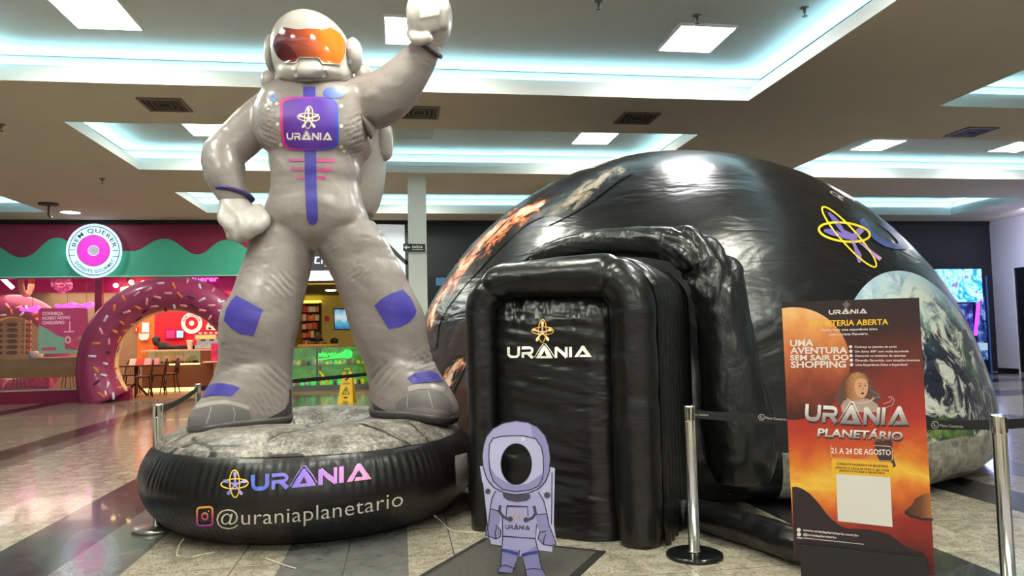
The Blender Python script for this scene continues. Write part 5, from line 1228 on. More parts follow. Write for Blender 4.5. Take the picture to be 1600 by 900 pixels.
MB().rings([[(-.22, -.1, 0), (.22, -.1, 0), (.22, .1, 0), (-.22, .1, 0)], [(-.26, -.13, .35), (.26, -.13, .35), (.26, .13, .35), (-.26, .13, .35)], [(-.2, -.05, .75), (.2, -.05, .75), (.2, .05, .75), (-.2, .05, .75)]]).build('bag', M('bag_pink', srgb(214, 70, 140), .4, var=.5, scale=14), t_, world=False, smooth=False)
MB().tube([(-.1, 0, .74), (-.08, 0, .9), (.08, 0, .9), (.1, 0, .74)], .012, 8).build('handle', white_ink, t_, world=False)
# slatted rack
t_ = thing('bread_rack', 'slatted wooden bread rack inside the window at the left edge', 'rack', (W2(15, 560, 20.2).x, 20.2, z1+.03))
xa, xb = W2(-25, 530, 20.2).x, W2(40, 530, 20.2).x; zt = W2(20, 500, 20.2).z
f = MB()
for xx in (xa, xb-.04): f.box((xx, 20.15, z1+.03), (xx+.04, 20.2, zt)); f.box((xx, 20.45, z1+.03), (xx+.04, 20.5, zt))
f.build('frame', M('rack_wood', srgb(196, 150, 96), .5), t_, smooth=False)
for k_ in range(7):
    zz = z1+.1+(zt-z1-.14)*k_/6; MB().box((xa+.04, 20.16, zz), (xb-.04, 20.5, zz+.02)).build('shelf', M('rack_wood', srgb(196, 150, 96), .5), t_, smooth=False)
for k_ in range(6):
    zz = z1+.122+(zt-z1-.14)*k_/6
    for q in range(3):
        o = MB().ell((xa+.25+q*.35, 20.3, zz+.05), .13, .1, .05, n=14, m=8).build('bread_loaf', M('bread_brown', srgb(150, 84, 44), .6, var=.2)); tag(o, 'small brown loaf on the slatted rack in the shop window', 'bread', 'loaves on the window rack')
# pink flowers hanging
t_ = thing('hanging_flowers', 'bunch of pink paper blossoms hanging from the top of the shop window', 'flowers', W2(98, 434, 20.5))
fb = MB(); rr_ = random.Random(5)
for k_ in range(46):
    u_ = rr_.random(); x = 80+rr_.random()*28+u_*3; y = 434+u_*24*(1-abs(x-98)/34); fb.ell(W2(x, y, 20.4+rr_.random()*.2), .06, .06, .05, n=8, m=6)
fb.build('blossoms', M('blossom_pink', srgb(240, 130, 180), .6, emit=.15, var=.2, scale=12), t_); MB().tube([Vector((W2(98, 445, 20.5).x, 20.5, 3.9)), W2(98, 445, 20.5)], .01, 6).build('string', white_ink, t_)
t_ = thing('hanging_donut', 'narrow pink and tan hanging donut ornament seen edge-on in the window', 'ornament', W2(41, 434, 20.5))
c_ = W2(41, 440, 20.5)
MB().tube([c_+Vector((.05*math.cos(q), .16*math.cos(q), .34*math.sin(q))) for q in [2*PI*i/28 for i in range(28)]], .07, 10, closed=True, up=(1, 0, 0)).build('ring', M('ornament_tan', srgb(214, 140, 110), .5, emit=.1), t_); MB().tube([c_+Vector((0, 0, .34)), Vector((c_.x, c_.y, 3.9))], .008, 6).build('string', white_ink, t_)
t_ = thing('tube_light', 'slanted white tube light near the upper left corner of the shop window', 'light', W2(11, 443, 20.6))
MB().tube([W2(4, 435, 20.6), W2(20, 450, 20.6)], .055, 10).build('tube', M('tube_white', (.95, 1, .98), .4, emit=3.0), t_)
# white box on the window counter
t_ = MB().lathe([(0, 0), (.16, 0), (.17, .1), (.12, .16), (0, .17)], (W2(54, 560, 20.15).x, 20.2, z1+.031), n=20).build('white_bowl', M('porcelain', srgb(235, 230, 230), .3)); tag(t_, 'white covered bowl on the window counter beside the menu poster', 'bowl')

# ---- service counter deeper in the shop
Yc = 22.3
x0, xm, x1 = W2(222, 585, Yc).x, W2(313, 585, Yc).x, XM-.12; zc = W2(280, 547, Yc).z; zg = W2(280, 568, Yc).z
cnt = thing('service_counter', 'brown wooden service counter with glass pastry case seen through the donut arch', 'counter', ((x0+x1)/2, Yc, .02))
cw_ = M('counter_brown', srgb(128, 86, 52), .5, var=.08)
MB().box((x0, Yc, .12), (xm, Yc+.7, zg)).box((xm, Yc-.02, .02), (x1, Yc+.7, zc-.03)).build('counter_body', cw_, cnt, smooth=False)
MB().box((x0+.02, Yc+.02, .02), (xm, Yc+.6, .12)).build('toe_light', M('yellow_led', (1, .8, .3), .4, emit=1.6), cnt, smooth=False)
MB().box((x0, Yc-.01, zg-.04), (xm, Yc+.02, zg)).build('case_light', M('yellow_led_strip', (1, .86, .3), .4, emit=2.0), cnt, smooth=False)
MB().box((x0, Yc, zg), (xm, Yc+.01, zc-.03)).build('case_glass', glass('case_glass', (.9, .95, .9), .15), cnt, smooth=False)
MB().box((x0, Yc+.5, zg), (xm, Yc+.52, zc-.03)).build('case_back', M('case_cream', srgb(220, 196, 130), .5, emit=.3), cnt, smooth=False)
MB().box((x0-.02, Yc-.03, zc-.03), (x1, Yc+.72, zc+.01)).build('counter_top', M('cream_top', srgb(232, 206, 170), .4), cnt, smooth=False)
rr_ = random.Random(9)
for k_ in range(7):
    x = x0+.2+(xm-x0-.4)*k_/6
    o = MB().tube([(x+.055*math.cos(q), Yc+.25+.055*math.sin(q), zg+.041) for q in [2*PI*i/16 for i in range(16)]], .035, 8, closed=True).build('donut', [M('donut_choc', srgb(120, 60, 40), .4), M('donut_pink', srgb(232, 120, 150), .4), M('donut_glaze', srgb(230, 190, 130), .4)][k_ % 3])
    tag(o, 'small glazed donut inside the glass pastry case', 'donut', 'donuts in the pastry case')
# espresso machine
em = thing('espresso_machine', 'bright chrome espresso machine with cups on the far end of the counter', 'coffee machine', (W2(322, 540, Yc+.3).x, Yc+.35, zc+.01))
xa, xb = W2(305, 530, Yc+.2).x-em.location.x, W2(339, 530, Yc+.2).x-em.location.x; hh = W2(320, 523, Yc+.2).z-zc-.01
MB().box((xa, -.2, .02), (xb, .2, hh*.28)).box((xa, .0, hh*.28), (xb, .2, hh)).box((xa, -.2, hh*.68), (xb, .2, hh)).build('body', M('machine_chrome', (.8, .76, .74), .2, .9, var=.1, scale=9), em, smooth=False, world=False)
MB().box((xa+.03, -.22, hh*.72), (xb-.03, -.2, hh*.95)).build('front_panel', M('panel_yellow', srgb(236, 214, 120), .4, emit=.3), em, smooth=False, world=False)
for q in (.3, .7): MB().lathe([(.03, hh*.68), (.035, hh*.6), (.03, hh*.56), (0, hh*.56)], (xa+(xb-xa)*q, -.12, 0), n=12).build('group_head', sm, em, world=False)
for q in range(4):
    o = MB().lathe([(0, 0), (.03, 0), (.045, .07), (.04, .07), (.028, .01), (0, .01)], (em.location.x+xa+.1+q*.15, Yc+.35, em.location.z+hh+.001), n=14).build('coffee_cup', M('cup_white', srgb(240, 236, 230), .3)); tag(o, 'white cup on top of the espresso machine', 'cup', 'cups on the espresso machine')
# paper cup, dark grinder group, pink boxes
o = MB().lathe([(0, 0), (.06, 0), (.09, .22), (.1, .23), (.1, .26), (0, .27)], (W2(297, 543, Yc+.3).x, Yc+.3, zc+.011), n=16).build('takeaway_cup', M('cup_white', srgb(240, 236, 230), .3)); tag(o, 'single white takeaway cup on the counter before the red wall', 'cup')
pw = thing('person', 'person in black leaning over the donut counter with head down', 'person', (W2(250, 545, Yc+.9).x, Yc+1.05, .02))
pb_ = MB(); Lx = pw.location
def PW(x, y, Y=Yc+.95): return W2(x, y, Y)
hx = PW(244, 535); sx_ = PW(255, 548)
pb_.limb([(Vector((sx_.x+.05, Yc+1.1, .9)), .17), (Vector((sx_.x+.02, Yc+1.05, 1.2)), .2), (Vector((sx_.x-.02, Yc+.95, hx.z-.12)), .14)], 18)
for dx in (-.1, .16): pb_.limb([(Vector((sx_.x+dx, Yc+1.1, .9)), .12), (Vector((sx_.x+dx, Yc+1.08, .5)), .09), (Vector((sx_.x+dx, Yc+1.1, .1)), .06)], 14)
pb_.limb([(Vector((sx_.x+.1, Yc+.95, hx.z-.16)), .09), (PW(266, 543), .075), (PW(282, 542, Yc+.7), .06)], 14); pb_.ell(Vector((hx.x, Yc+.93, hx.z+.03)), .1, .11, .13)
remeshed(pb_, .025, 4).build('body', M('black_clothes', srgb(44, 44, 44), .8), pw)
MB().ell(Vector((hx.x, Yc+.96, hx.z+.08)), .115, .12, .11).build('hair', M('dark_hair', srgb(24, 18, 16), .6), pw)
o = MB().box((W2(278, 540, Yc+.3).x, Yc+.45, zc+.011), (W2(303, 540, Yc+.3).x, Yc+.65, zc+.12)).build('dark_tray', bkp, smooth=False); tag(o, 'low black tray on the counter beside the person in black', 'tray')
for k_ in range(3):
    o = MB().box((W2(331, 560, Yc-.25).x, Yc-.35, .85+k_*.17), (W2(348, 560, Yc-.25).x, Yc-.08, 1.015+k_*.17)).build('pink_box', M('box_pink', srgb(232, 60, 120), .5, emit=.1, var=.2, scale=9), smooth=False)
    tag(o, 'pink cardboard box, %s of the stack at the counter end' % ('bottom', 'middle', 'top')[k_] if False else ('bottom', 'middle', 'topmost')[k_]+' pink cardboard box stacked at the counter end', 'box', None)
o = MB().box((W2(318, 570, Yc-.3).x, Yc-.45, .80), (W2(348, 570, Yc-.3).x, Yc-.04, .848)).box((W2(333, 570, Yc-.3).x, Yc-.25, .02), (W2(336, 570, Yc-.3).x, Yc-.2, .80)).build('side_shelf', M('shelf_peach', srgb(240, 190, 160), .5)); tag(o, 'small pale shelf table holding pink boxes at the counter end', 'shelf')
# wall things
YB = shop_back-.07
RP = lambda off: on_plane((0, YB, 0), (0, 1, 0), off)
t_ = thing('wall_emblem', 'round white donut emblem on the red wall above the counter', 'wall sign', W2(299, 505, YB-.02))
Art().disc(299.5, 505, 16.5, 16.5, n=40, hole=.62).build('ring', M('emblem_white', srgb(250, 226, 220), .5, emit=.35), t_, RP(.02)); Art().disc(299.5, 505, 4, n=20).build('centre', M('emblem_white', srgb(250, 226, 220), .5, emit=.35), t_, RP(.02))
a = Art(); v, f, w = text2('BEM QUERER', .02, 1.1); a.mesh(v, f, lambda u, vv: (299.5+(11.5+vv*3)*math.cos(PI+.2+(PI-.4)*u/w), 505+(11.5+vv*3)*math.sin(PI+.2+(PI-.4)*u/w))); a.build('lettering', M('emblem_red', srgb(160, 20, 40), .5), t_, RP(.024))
t_ = thing('wall_screen', 'wall television with pink and pale blue picture on the red wall', 'screen', W2(272, 522, YB-.05))
TVp = on_plane((0, YB-.08, 0), (0, 1, 0)); MB().prism([(258, 514), (288, 515.5), (287, 529), (258, 530)], TVp, on_plane((0, YB-.08, 0), (0, 1, 0), -.06)).build('casing', M('screen_magenta', srgb(150, 24, 80), .3, emit=.3), t_, smooth=False)
Art().poly([(259.5, 516), (273, 516), (273, 528), (259.5, 528.5)]).build('pink_picture', M('pic_pink', srgb(220, 50, 120), .4, emit=.5), t_, on_plane((0, YB-.08, 0), (0, 1, 0), .004)); Art().poly([(276, 516.5), (286.5, 517), (286, 527.5), (276, 527.5)]).build('blue_picture', M('pic_blue', srgb(150, 210, 230), .4, emit=.7), t_, on_plane((0, YB-.08, 0), (0, 1, 0), .004))
t_ = thing('cow_picture', 'white cow head cut-out picture with black patches on the red wall', 'picture', W2(331, 509, YB-.02))
MB().prism([(322, 510), (326, 503), (336, 500), (343, 506), (345, 514), (337, 516), (322, 515)], RP(.03), RP(.01)).build('panel', M('cow_white', srgb(240, 225, 215), .5, emit=.2), t_, smooth=False); Art().poly([(326, 505), (333, 502), (335, 508), (329, 509)]).poly([(326, 511), (331, 512), (329, 515), (325, 514)]).build('patches', bkp, t_, RP(.034))
wl_ = lambda off, Y=YB+.03: on_plane((0, YB, 0), (0, 1, 0), off)
t_ = thing('fire_sign', 'small red fire extinguisher sign on the tan wall inside the donut shop', 'sign', W2(214, 516, YB)); MB().prism([(209, 511), (217, 511), (217, 519), (209, 519)], RP(.02), RP(.0)).build('panel', M('safety_red', srgb(200, 30, 30), .5, emit=.2), t_, smooth=False); Art().ribbon([(213, 512.5), (213, 517.5)], 2).build('symbol', white_ink, t_, RP(.024))
for pts, lab in (([(222, 504), (233, 504), (233, 519), (222, 519)], 'upper white paper notice on the tan shop wall'),):
    t_ = thing('paper_notice', lab, 'notice', W2(227, 512, YB)); MB().prism(pts, RP(.015), RP(.0)).build('sheet', M('paper_white', srgb(236, 228, 232), .6, emit=.2), t_, smooth=False)
t_ = thing('paper_dispenser', 'white paper towel dispenser under the notice on the tan shop wall', 'dispenser', W2(225, 526, YB-.1)); MB().prism([(217, 521.5), (233, 521), (233, 527), (230, 531), (220, 532), (217, 528)], on_plane((0, YB-.15, 0), (0, 1, 0)), RP(0)).build('body', M('dispenser_white', srgb(240, 232, 230), .4, emit=.15), t_, smooth=False)
# cafe table and chairs
tx = AX(222, 21.0); tab = thing('cafe_table', 'dark wooden cafe table laid with menus just inside the donut arch', 'table', (tx, 20.9, .02))
zt_ = W2(225, 570, 20.9).z
MB().box((-.75, -.35, zt_-.06), (.62, .35, zt_-.02)).build('table_top', woodd, tab, smooth=False, world=False)
MB().tube([(-.1, 0, zt_-.06), (-.1, 0, .05)], .045, 10).build('pedestal', woodd, tab, world=False)
for s__ in (-1, 1): MB().tube([(-.1, 0, .35), (-.1+s__*.3, -.1, .02)], .03, 8).build('leg', woodd, tab, world=False)
for i, (x, c__, lab) in enumerate(((208, srgb(250, 226, 200), 'folded cream menu card on the cafe table, leftmost'), (219, srgb(232, 80, 60), 'folded red menu card on the cafe table'), (231, srgb(244, 190, 190), 'folded pale pink menu card on the cafe table'), (244, srgb(238, 160, 160), 'folded rose menu card at the right end of the cafe table'))):
    xx = W2(x, 565, 20.9).x; z_ = zt_+.001
    o = MB().add([(xx-.07, 20.78, z_), (xx+.09, 20.78, z_), (xx+.09, 20.88, z_+.17), (xx-.07, 20.88, z_+.17), (xx-.07, 20.98, z_), (xx+.09, 20.98, z_)], [(0, 1, 2, 3), (3, 2, 5, 4), (0, 3, 4), (1, 5, 2), (0, 4, 5, 1)]).build('menu_card', M('card_%d' % i, c__, .5, emit=.1), smooth=False); tag(o, lab, 'menu card')
def chair(label, x, Y, rz):
    t_ = thing('windsor_chair', label, 'chair', (x, Y, .02), rz)
    MB().rings([[(.2*math.cos(q)*k_, .2*math.sin(q)*k_, z) for q in [2*PI*i/20 for i in range(20)]] for z, k_ in ((.50, .9), (.515, 1.05), (.54, 1.05), (.55, .95))]).build('seat', woodd, t_, world=False)
    for sx in (-1, 1):
        for sy in (-1, 1): MB().tube([(sx*.13, sy*.13, .51), (sx*.2, sy*.2, 0)], [.02, .014], 8).build('leg', woodd, t_, world=False)
    MB().tube([(-.18, -.17, .25), (.18, -.17, .25)], .01, 6).tube([(-.18, .17, .25), (.18, .17, .25)], .01, 6).build('stretcher', woodd, t_, world=False)
    hoop = [(.18*math.cos(q), .17+.05*math.sin(q), .54+.42*math.sin(q)) for q in [PI*i/20 for i in range(21)]]
    MB().tube(hoop, .018, 8).build('back_hoop', woodd, t_, world=False)
    sp_ = MB()
    for k_ in range(-3, 4):
        q = math.acos(k_*.24); sp_.tube([(k_*.043, .16, .54), (.18*math.cos(q), .17+.05*math.sin(q), .54+.42*math.sin(q))], .008, 6)
    sp_.build('spindles', woodd, t_, world=False)
chair('dark wooden spindle-back chair at the front of the cafe table', AX(226, 20.3), 20.28, -1.2)
chair('dark wooden spindle-back chair right of the cafe table, backrest toward the counter', AX(247, 21.0), 21.0, -1.4)
chair('dark wooden spindle-back chair standing alone before the service counter', AX(268, 21.7), 21.6, -1.0)
chair('dark wooden spindle-back chair behind the cafe table', AX(205, 21.6), 21.6, .1)

# ================================================================== KIOSK SHOP BETWEEN THE ASTRONAUT'S LEGS
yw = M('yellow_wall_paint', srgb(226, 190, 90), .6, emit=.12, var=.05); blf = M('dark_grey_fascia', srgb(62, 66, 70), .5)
X2, X3 = XM+.1, AX(637, Yf)
struct('wall_kiosk_back', MB().box((X2, 24.3, 0), (X3, 24.45, 4.4)), yw, smooth=False)
struct('wall_kiosk_right', MB().box((AX(600, 20.5), 19.95, 0), (AX(600, 20.5)+.12, 24.3, 4.4)), yw, smooth=False)
zc2 = W2(520, 446, Yf).z
struct('ceiling_3', MB().box((X2, 19.9, zc2), (X3, 24.3, zc2+.05)), M('olive_ceiling', srgb(110, 100, 30), .8), smooth=False)
zf0, zf1 = W2(520, 441, Yf).z, W2(520, 436, Yf).z
xk = AX(585, Yf)
struct('wall_kiosk_fascia', MB().box((X2, Yf, W2(520, 423, Yf).z), (xk, Yf+.3, 4.4)), blf, smooth=False)
struct('trim_23', MB().box((X2, Yf-.03, zf0), (xk, Yf+.3, W2(520, 438.5, Yf).z)), M('black_trim', srgb(20, 20, 20), .5), smooth=False)
t_ = thing('light_band', 'glowing white light band below the dark fascia of the kiosk between the legs', 'light band', ((X2+xk)/2, Yf-.02, W2(520, 430, Yf).z))
MB().box((X2, Yf-.04, W2(520, 438.4, Yf).z), (xk, Yf+.2, W2(520, 423, Yf).z-.001)).build('diffuser', M('band_white', srgb(240, 240, 240), .5, emit=.8), t_, smooth=False)
t_ = thing('fascia_sign', 'small white lit lettering cr on the dark kiosk fascia between the astronaut legs', 'sign', W2(502, 406, Yf-.03))
FP2 = on_plane((0, Yf, 0), (0, 1, 0), .03); wlit = M('lit_letter_white', srgb(225, 228, 255), .5, emit=1.2)
a = Art().ribbon([(499, 402), (493.5, 402), (492.5, 411), (499.5, 411)], 2).ribbon([(502.5, 412), (504, 402), (509.5, 402), (509.5, 404)], 2); write(a, 'CAS', (507, 416.5), (514, 416.5), 2.4, .03); a.build('lettering', wlit, t_, FP2)
# white backlit shopfront with dark bars to the right
struct('wall_shop_white', MB().box((xk, Yf+.05, 0), (X3+.35, Yf+.2, 4.4)), M('grey_back_wall', srgb(150, 152, 150), .6), smooth=False)
t_ = thing('lightbox_panel', 'white backlit panel with dark diagonal bar left of the white column', 'lightbox', W2(612, 450, Yf))
LP = lambda off: on_plane((0, Yf, 0), (0, 1, 0), off)
MB().prism([(590, 350), (633, 351), (635, 450), (590, 450)], LP(.02), LP(-.04)).build('panel', M('backlit_white', srgb(226, 232, 236), .5, emit=.45, var=.05, scale=1.2), t_, smooth=False)
a = Art().ribbon([(634.5, 350), (637, 470)], 5).ribbon([(606, 383), (622, 399), (636, 412)], 6).ribbon([(590, 349), (636, 350)], 2.5).ribbon([(629, 449.5), (638, 449.5)], 7); a.build('frame_bars', M('bar_dark', srgb(58, 62, 60), .5), t_, LP(.04))
struct('trim_24', MB().box((xk, Yf-.06, .0), (X3+.3, Yf+.04, W2(600, 452, Yf).z)), M('grey_lower_wall', srgb(80, 80, 78), .6), smooth=False)
# shelf with boxes
Ys = 23.9
sx0, sx1 = W2(471, 520, Ys).x, W2(501, 520, Ys).x; sz0, sz1 = .02, W2(486, 473, Ys).z
t_ = thing('display_shelf', 'tall shelf of orange product boxes lit by a yellow strip in the kiosk', 'shelf', ((sx0+sx1)/2, Ys, .02))
fm2 = MB().box((sx0, Ys+.3, sz0), (sx1, Ys+.34, sz1)).box((sx1-.04, Ys, sz0), (sx1, Ys+.3, sz1)); 
fm2.build('carcass', M('shelf_brown', srgb(96, 70, 30), .6), t_, smooth=False)
MB().box((sx0-.08, Ys-.02, sz0), (sx0, Ys+.3, sz1)).box((sx0, Ys-.02, sz1), (sx1, Ys+.3, sz1+.07)).build('light_frame', M('yellow_strip', (1, .9, .12), .4, emit=1.5), t_, smooth=False)
sh = (sz1-.95)/6
for k_ in range(7): MB().box((sx0, Ys, .9+k_*sh), (sx1-.04, Ys+.3, .92+k_*sh)).build('shelf_board', M('shelf_brown', srgb(96, 70, 30), .6), t_, smooth=False)
rr_ = random.Random(2)
for k_ in range(6):
    x = sx0+.03
    while x < sx1-.14:
        w_ = rr_.uniform(.05, .1); h_ = rr_.uniform(.5, .8)*sh
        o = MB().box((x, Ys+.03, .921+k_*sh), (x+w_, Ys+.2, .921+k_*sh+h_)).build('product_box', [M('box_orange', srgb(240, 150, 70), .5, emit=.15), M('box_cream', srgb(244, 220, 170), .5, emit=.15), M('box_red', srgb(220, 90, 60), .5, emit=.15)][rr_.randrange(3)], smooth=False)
        tag(o, 'small orange or cream product box standing on the lit kiosk shelf', 'box', 'product boxes on the kiosk shelf'); x += w_+.015
# screen and signs
KB = lambda off: on_plane((0, 24.28, 0), (0, 1, 0), off)
t_ = thing('wall_screen', 'blue and white television picture on the yellow kiosk wall', 'screen', W2(535, 499, 24.2))
MB().prism([(521, 481.5), (553, 482.5), (553, 516), (522, 515.5)], KB(.08), KB(.0)).build('casing', bkp, t_, smooth=False)
m, t, b = nt('sea_picture'); tc = t.nodes.new('ShaderNodeTexCoord'); n1 = noisef(t, tc.outputs['UV'], 4, 5); s_ = t.nodes.new('ShaderNodeSeparateXYZ'); t.links.new(tc.outputs['UV'], s_.inputs[0])
c = ramp(t, mth(t, 'ADD', s_.outputs[1], mth(t, 'MULTIPLY', mth(t, 'SUBTRACT', n1, .5), .5)), [(0, srgb(40, 130, 190)), (.35, srgb(110, 200, 225)), (.55, srgb(230, 245, 250)), (.8, srgb(170, 220, 245)), (1, srgb(60, 150, 220))]); t.links.new(c, b.inputs['Base Color']); t.links.new(c, b.inputs['Emission Color']); b.inputs['Emission Strength'].default_value = .7
Art().poly([(522.5, 483), (551.5, 484), (551.5, 514), (523.5, 514)]).build('picture', m, t_, KB(.085))
t_ = thing('fire_sign', 'small red fire sign on the yellow wall of the kiosk', 'sign', W2(511, 498, 24.2)); MB().prism([(507.5, 494), (514.5, 494), (514.5, 502), (507.5, 502)], KB(.03), KB(0)).build('panel', M('safety_red', srgb(200, 30, 30), .5, emit=.2), t_, smooth=False)
Art().poly([(510, 496), (512, 496), (512, 500), (510, 500)]).build('symbol', white_ink, t_, KB(.034))
p = W2(517, 466, 21.5)
t_ = thing('downlight', 'oval lit downlight in the olive ceiling of the kiosk', 'downlight', (p.x, 21.5, zc2)); MB().lathe([(0, -.03), (.14, -.03), (.16, -.001), (0, -.001)], n=24).build('lamp', M('warm_lamp', (1, .95, .75), .4, emit=4), t_, world=False)
# kiosk counter with glass display
Yk = 20.6
kx0, kx1 = W2(440, 600, Yk).x, W2(583, 600, Yk).x; kz1, kz0 = W2(510, 541, Yk).z, W2(510, 602, Yk).z
t_ = thing('display_counter', 'glass display counter full of green lit goods between the astronaut legs', 'display counter', ((kx0+kx1)/2, Yk, 0.02))
gry = M('counter_grey', srgb(100, 110, 110), .4)
kz0 = max(kz0, .12)
MB().box((kx0, Yk, .02), (kx1, Yk+.8, kz0)).build('plinth', gry, t_, smooth=False)
MB().box((kx0, Yk, kz1-.03), (kx1, Yk+.8, kz1)).build('top', M('brown_top', srgb(150, 104, 60), .4), t_, smooth=False)
f = MB(); xs_ = [kx0+.0, W2(494, 570, Yk).x, kx1-.05]
for xx in xs_: f.box((xx, Yk, kz0), (xx+.05, Yk+.05, kz1-.03)); f.box((xx, Yk+.75, kz0), (xx+.05, Yk+.8, kz1-.03))
f.build('frame', gry, t_, smooth=False)
MB().box((kx0+.05, Yk+.01, kz0), (kx1-.05, Yk+.02, kz1-.03)).build('front_glass', glass('display_glass', (.92, 1, .94), .12), t_, smooth=False)
MB().box((kx0, Yk+.78, kz0), (kx1, Yk+.8, kz1-.03)).build('back_panel', M('display_green', srgb(90, 170, 60), .5, emit=.35, var=.4, scale=5), t_, smooth=False)
t2 = thing('neon_sign', 'bright green neon lettering inside the kiosk display counter', 'neon sign', W2(530, 560, Yk+.3)); GP = on_plane((0, Yk+.3, 0), (0, 1, 0))
gn = M('neon_green', srgb(40, 255, 90), .4, emit=1.3)
a = Art()
for i, x in enumerate(range(498, 546, 5)): a.ribbon([(x, 559-(i*3 % 5)), (x+1, 552-(i*2 % 3)), (x+3.5, 553+(i % 3)), (x+3, 558)], 1.8)
a.ribbon([(495, 562), (550, 556)], 2); a.build('tubes', gn, t2, GP)
MB().ell(W2(543, 553, Yk+.35), .13, .1, .13).build('bulb', gn, t2)
rr_ = random.Random(11)
cm = [M('good_green', srgb(60, 230, 90), .4, emit=.6), M('good_yellow', srgb(240, 220, 50), .4, emit=.4), M('good_dark', srgb(46, 44, 30), .5), M('good_orange', srgb(220, 110, 50), .5, emit=.1), M('good_white', srgb(226, 232, 220), .4, emit=.1)]
for i in range(34):
    x = kx0+.12+(kx1-kx0-.3)*((i % 17)+rr_.random()*.4)/17; z = kz0+.001 if i < 17 else kz0+(kz1-kz0)*.5+.012; h = rr_.uniform(.08, .22)
    o = MB().lathe([(0, 0), (.05, 0), (.055, h*.6), (.03, h*.8), (.03, h), (0, h)], (x, Yk+rr_.uniform(.15, .25) if i < 17 else Yk+.5, z), n=12).build('jar', cm[rr_.randrange(5)]); tag(o, 'small coloured jar inside the green lit display counter', 'jar', 'jars in the kiosk display')
MB().box((kx0+.06, Yk+.4, kz0+(kz1-kz0)*.5-.005), (kx1-.06, Yk+.7, kz0+(kz1-kz0)*.5+.01)).build('inner_shelf', gry, t_, smooth=False)
o = MB().tube([W2(499, 580, Yk-.06), W2(515, 601, Yk-.1)], .03, 8).build('yellow_pole', M('pole_yellow', srgb(240, 210, 40), .5, emit=.2)); tag(o, 'yellow pole leaning against the front of the display counter', 'pole')
# seller
sp_ = thing('person', 'seller in dark shirt resting both forearms on the kiosk counter', 'person', (W2(497, 560, 21.7).x, 21.7, .02))
K = lambda x, y, Y=21.65: W2(x, y, Y)
q = MB(); c_ = K(495, 535); q.limb([(Vector((c_.x, 21.85, .92)), .16), (Vector((c_.x, 21.8, c_.z-.22)), .18), (Vector((c_.x, 21.72, c_.z-.04)), .15)], 18)
for dx in (-.1, .1): q.limb([(Vector((c_.x+dx, 21.85, .9)), .11), (Vector((c_.x+dx, 21.85, .5)), .08), (Vector((c_.x+dx, 21.85, .08)), .06)], 14)
for x in (483, 508): q.limb([(K(495+(x-495)*.55, 533, 21.7), .08), (K(x, 538, 21.55), .065), (Vector((c_.x+(x-495)*.002, 21.5, kz1+.13)), .05)], 14)
remeshed(q, .022, 4).build('body', M('dark_shirt', srgb(44, 48, 44), .8), sp_)
hd = K(496, 524); q = MB().ell(hd, .095, .11, .13); q.ell(hd+Vector((0, -.11, -.01)), .018, .02, .03); q.limb([(hd+Vector((0, .02, -.1)), .05), (hd+Vector((0, .06, -.2)), .055)], 12)
for s__ in (-1, 1): q.ell(hd+Vector((s__*.095, 0, -.01)), .015, .02, .03)
remeshed(q, .009, 2).build('head', M('seller_skin', srgb(176, 130, 96), .6), sp_)
MB().ell(hd+Vector((0, .035, .045)), .108, .115, .115).build('hair', M('black_hair', srgb(26, 20, 16), .5), sp_)
MB().ell(hd+Vector((-.035, -.1, .01)), .014, .01, .01).ell(hd+Vector((.035, -.1, .01)), .014, .01, .01).build('eyes', bkp, sp_); MB().ell(hd+Vector((0, -.098, -.06)), .03, .01, .008).build('mouth', M('lip_dark', srgb(120, 60, 50), .5), sp_)
for sx in (-1, 1):
    h_ = MB(); b0 = Vector((c_.x+sx*.12, 21.46, kz1+.10)); h_.limb([(Vector((c_.x+sx*.22, 21.52, kz1+.115)), .045), (b0, .04)], 12); h_.ell(b0, .05, .05, .025)
    for fi in range(4): h_.limb([(b0+Vector((-sx*.03, -.03+fi*.02, 0)), .012), (b0+Vector((-sx*.075, -.03+fi*.02, .006)), .011), (b0+Vector((-sx*.1, -.028+fi*.02, -.005)), .009)], 8, 3)
    h_.limb([(b0+Vector((0, -.045, 0)), .013), (b0+Vector((-sx*.03, -.075, 0)), .011)], 8, 3)
    remeshed(h_, .007, 1).build('hand', M('seller_skin', srgb(176, 130, 96), .6), sp_)
o = MB().box((c_.x-.5, 21.41, .02), (c_.x+.6, 21.54, kz1+.06)).build('back_counter', M('yellow_counter', srgb(214, 160, 60), .5, emit=.1), smooth=False); tag(o, 'low yellow counter that the seller leans on inside the kiosk', 'counter')
o = MB().lathe([(0, 0), (.1, 0), (.12, .1), (.05, .16), (0, .16)], (min(W2(536, 541, 21.5).x, c_.x+.5), 21.5, kz1+.061), n=16).build('dark_pot', bkp)
tag(o, 'small dark pot on the yellow counter right of the seller', 'pot')
# wet floor sign
w0 = atz(543, 629, 0)
t_ = thing('wet_floor_sign', 'yellow folding wet floor warning sign standing between the astronaut legs', 'floor sign', (w0.x, w0.y, 0), -.15)
hgt = .68; ym = M('caution_yellow', srgb(244, 196, 20), .45)
def leaf(s__):
    mb_ = MB(); pts = [(-.17, 0), (-.06, 0), (-.05, .05), (.05, .05), (.06, 0), (.17, 0), (.10, hgt), (.04, hgt+.0), (.04, hgt-.05), (-.04, hgt-.05), (-.04, hgt), (-.10, hgt)]
    f_ = lambda off: (lambda x, z: Vector((x, s__*(.02+.2*(1-z/hgt))+off*s__, z))); mb_.prism(pts, f_(0), f_(-.012)); return mb_
leaf(-1).build('front_panel', ym, t_, smooth=False, world=False); leaf(1).build('back_panel', ym, t_, smooth=False, world=False)
MB().tube([(-.06, 0, hgt-.01), (-.05, 0, hgt+.06), (.05, 0, hgt+.06), (.06, 0, hgt-.01)], .014, 8).build('handle', ym, t_, world=False)
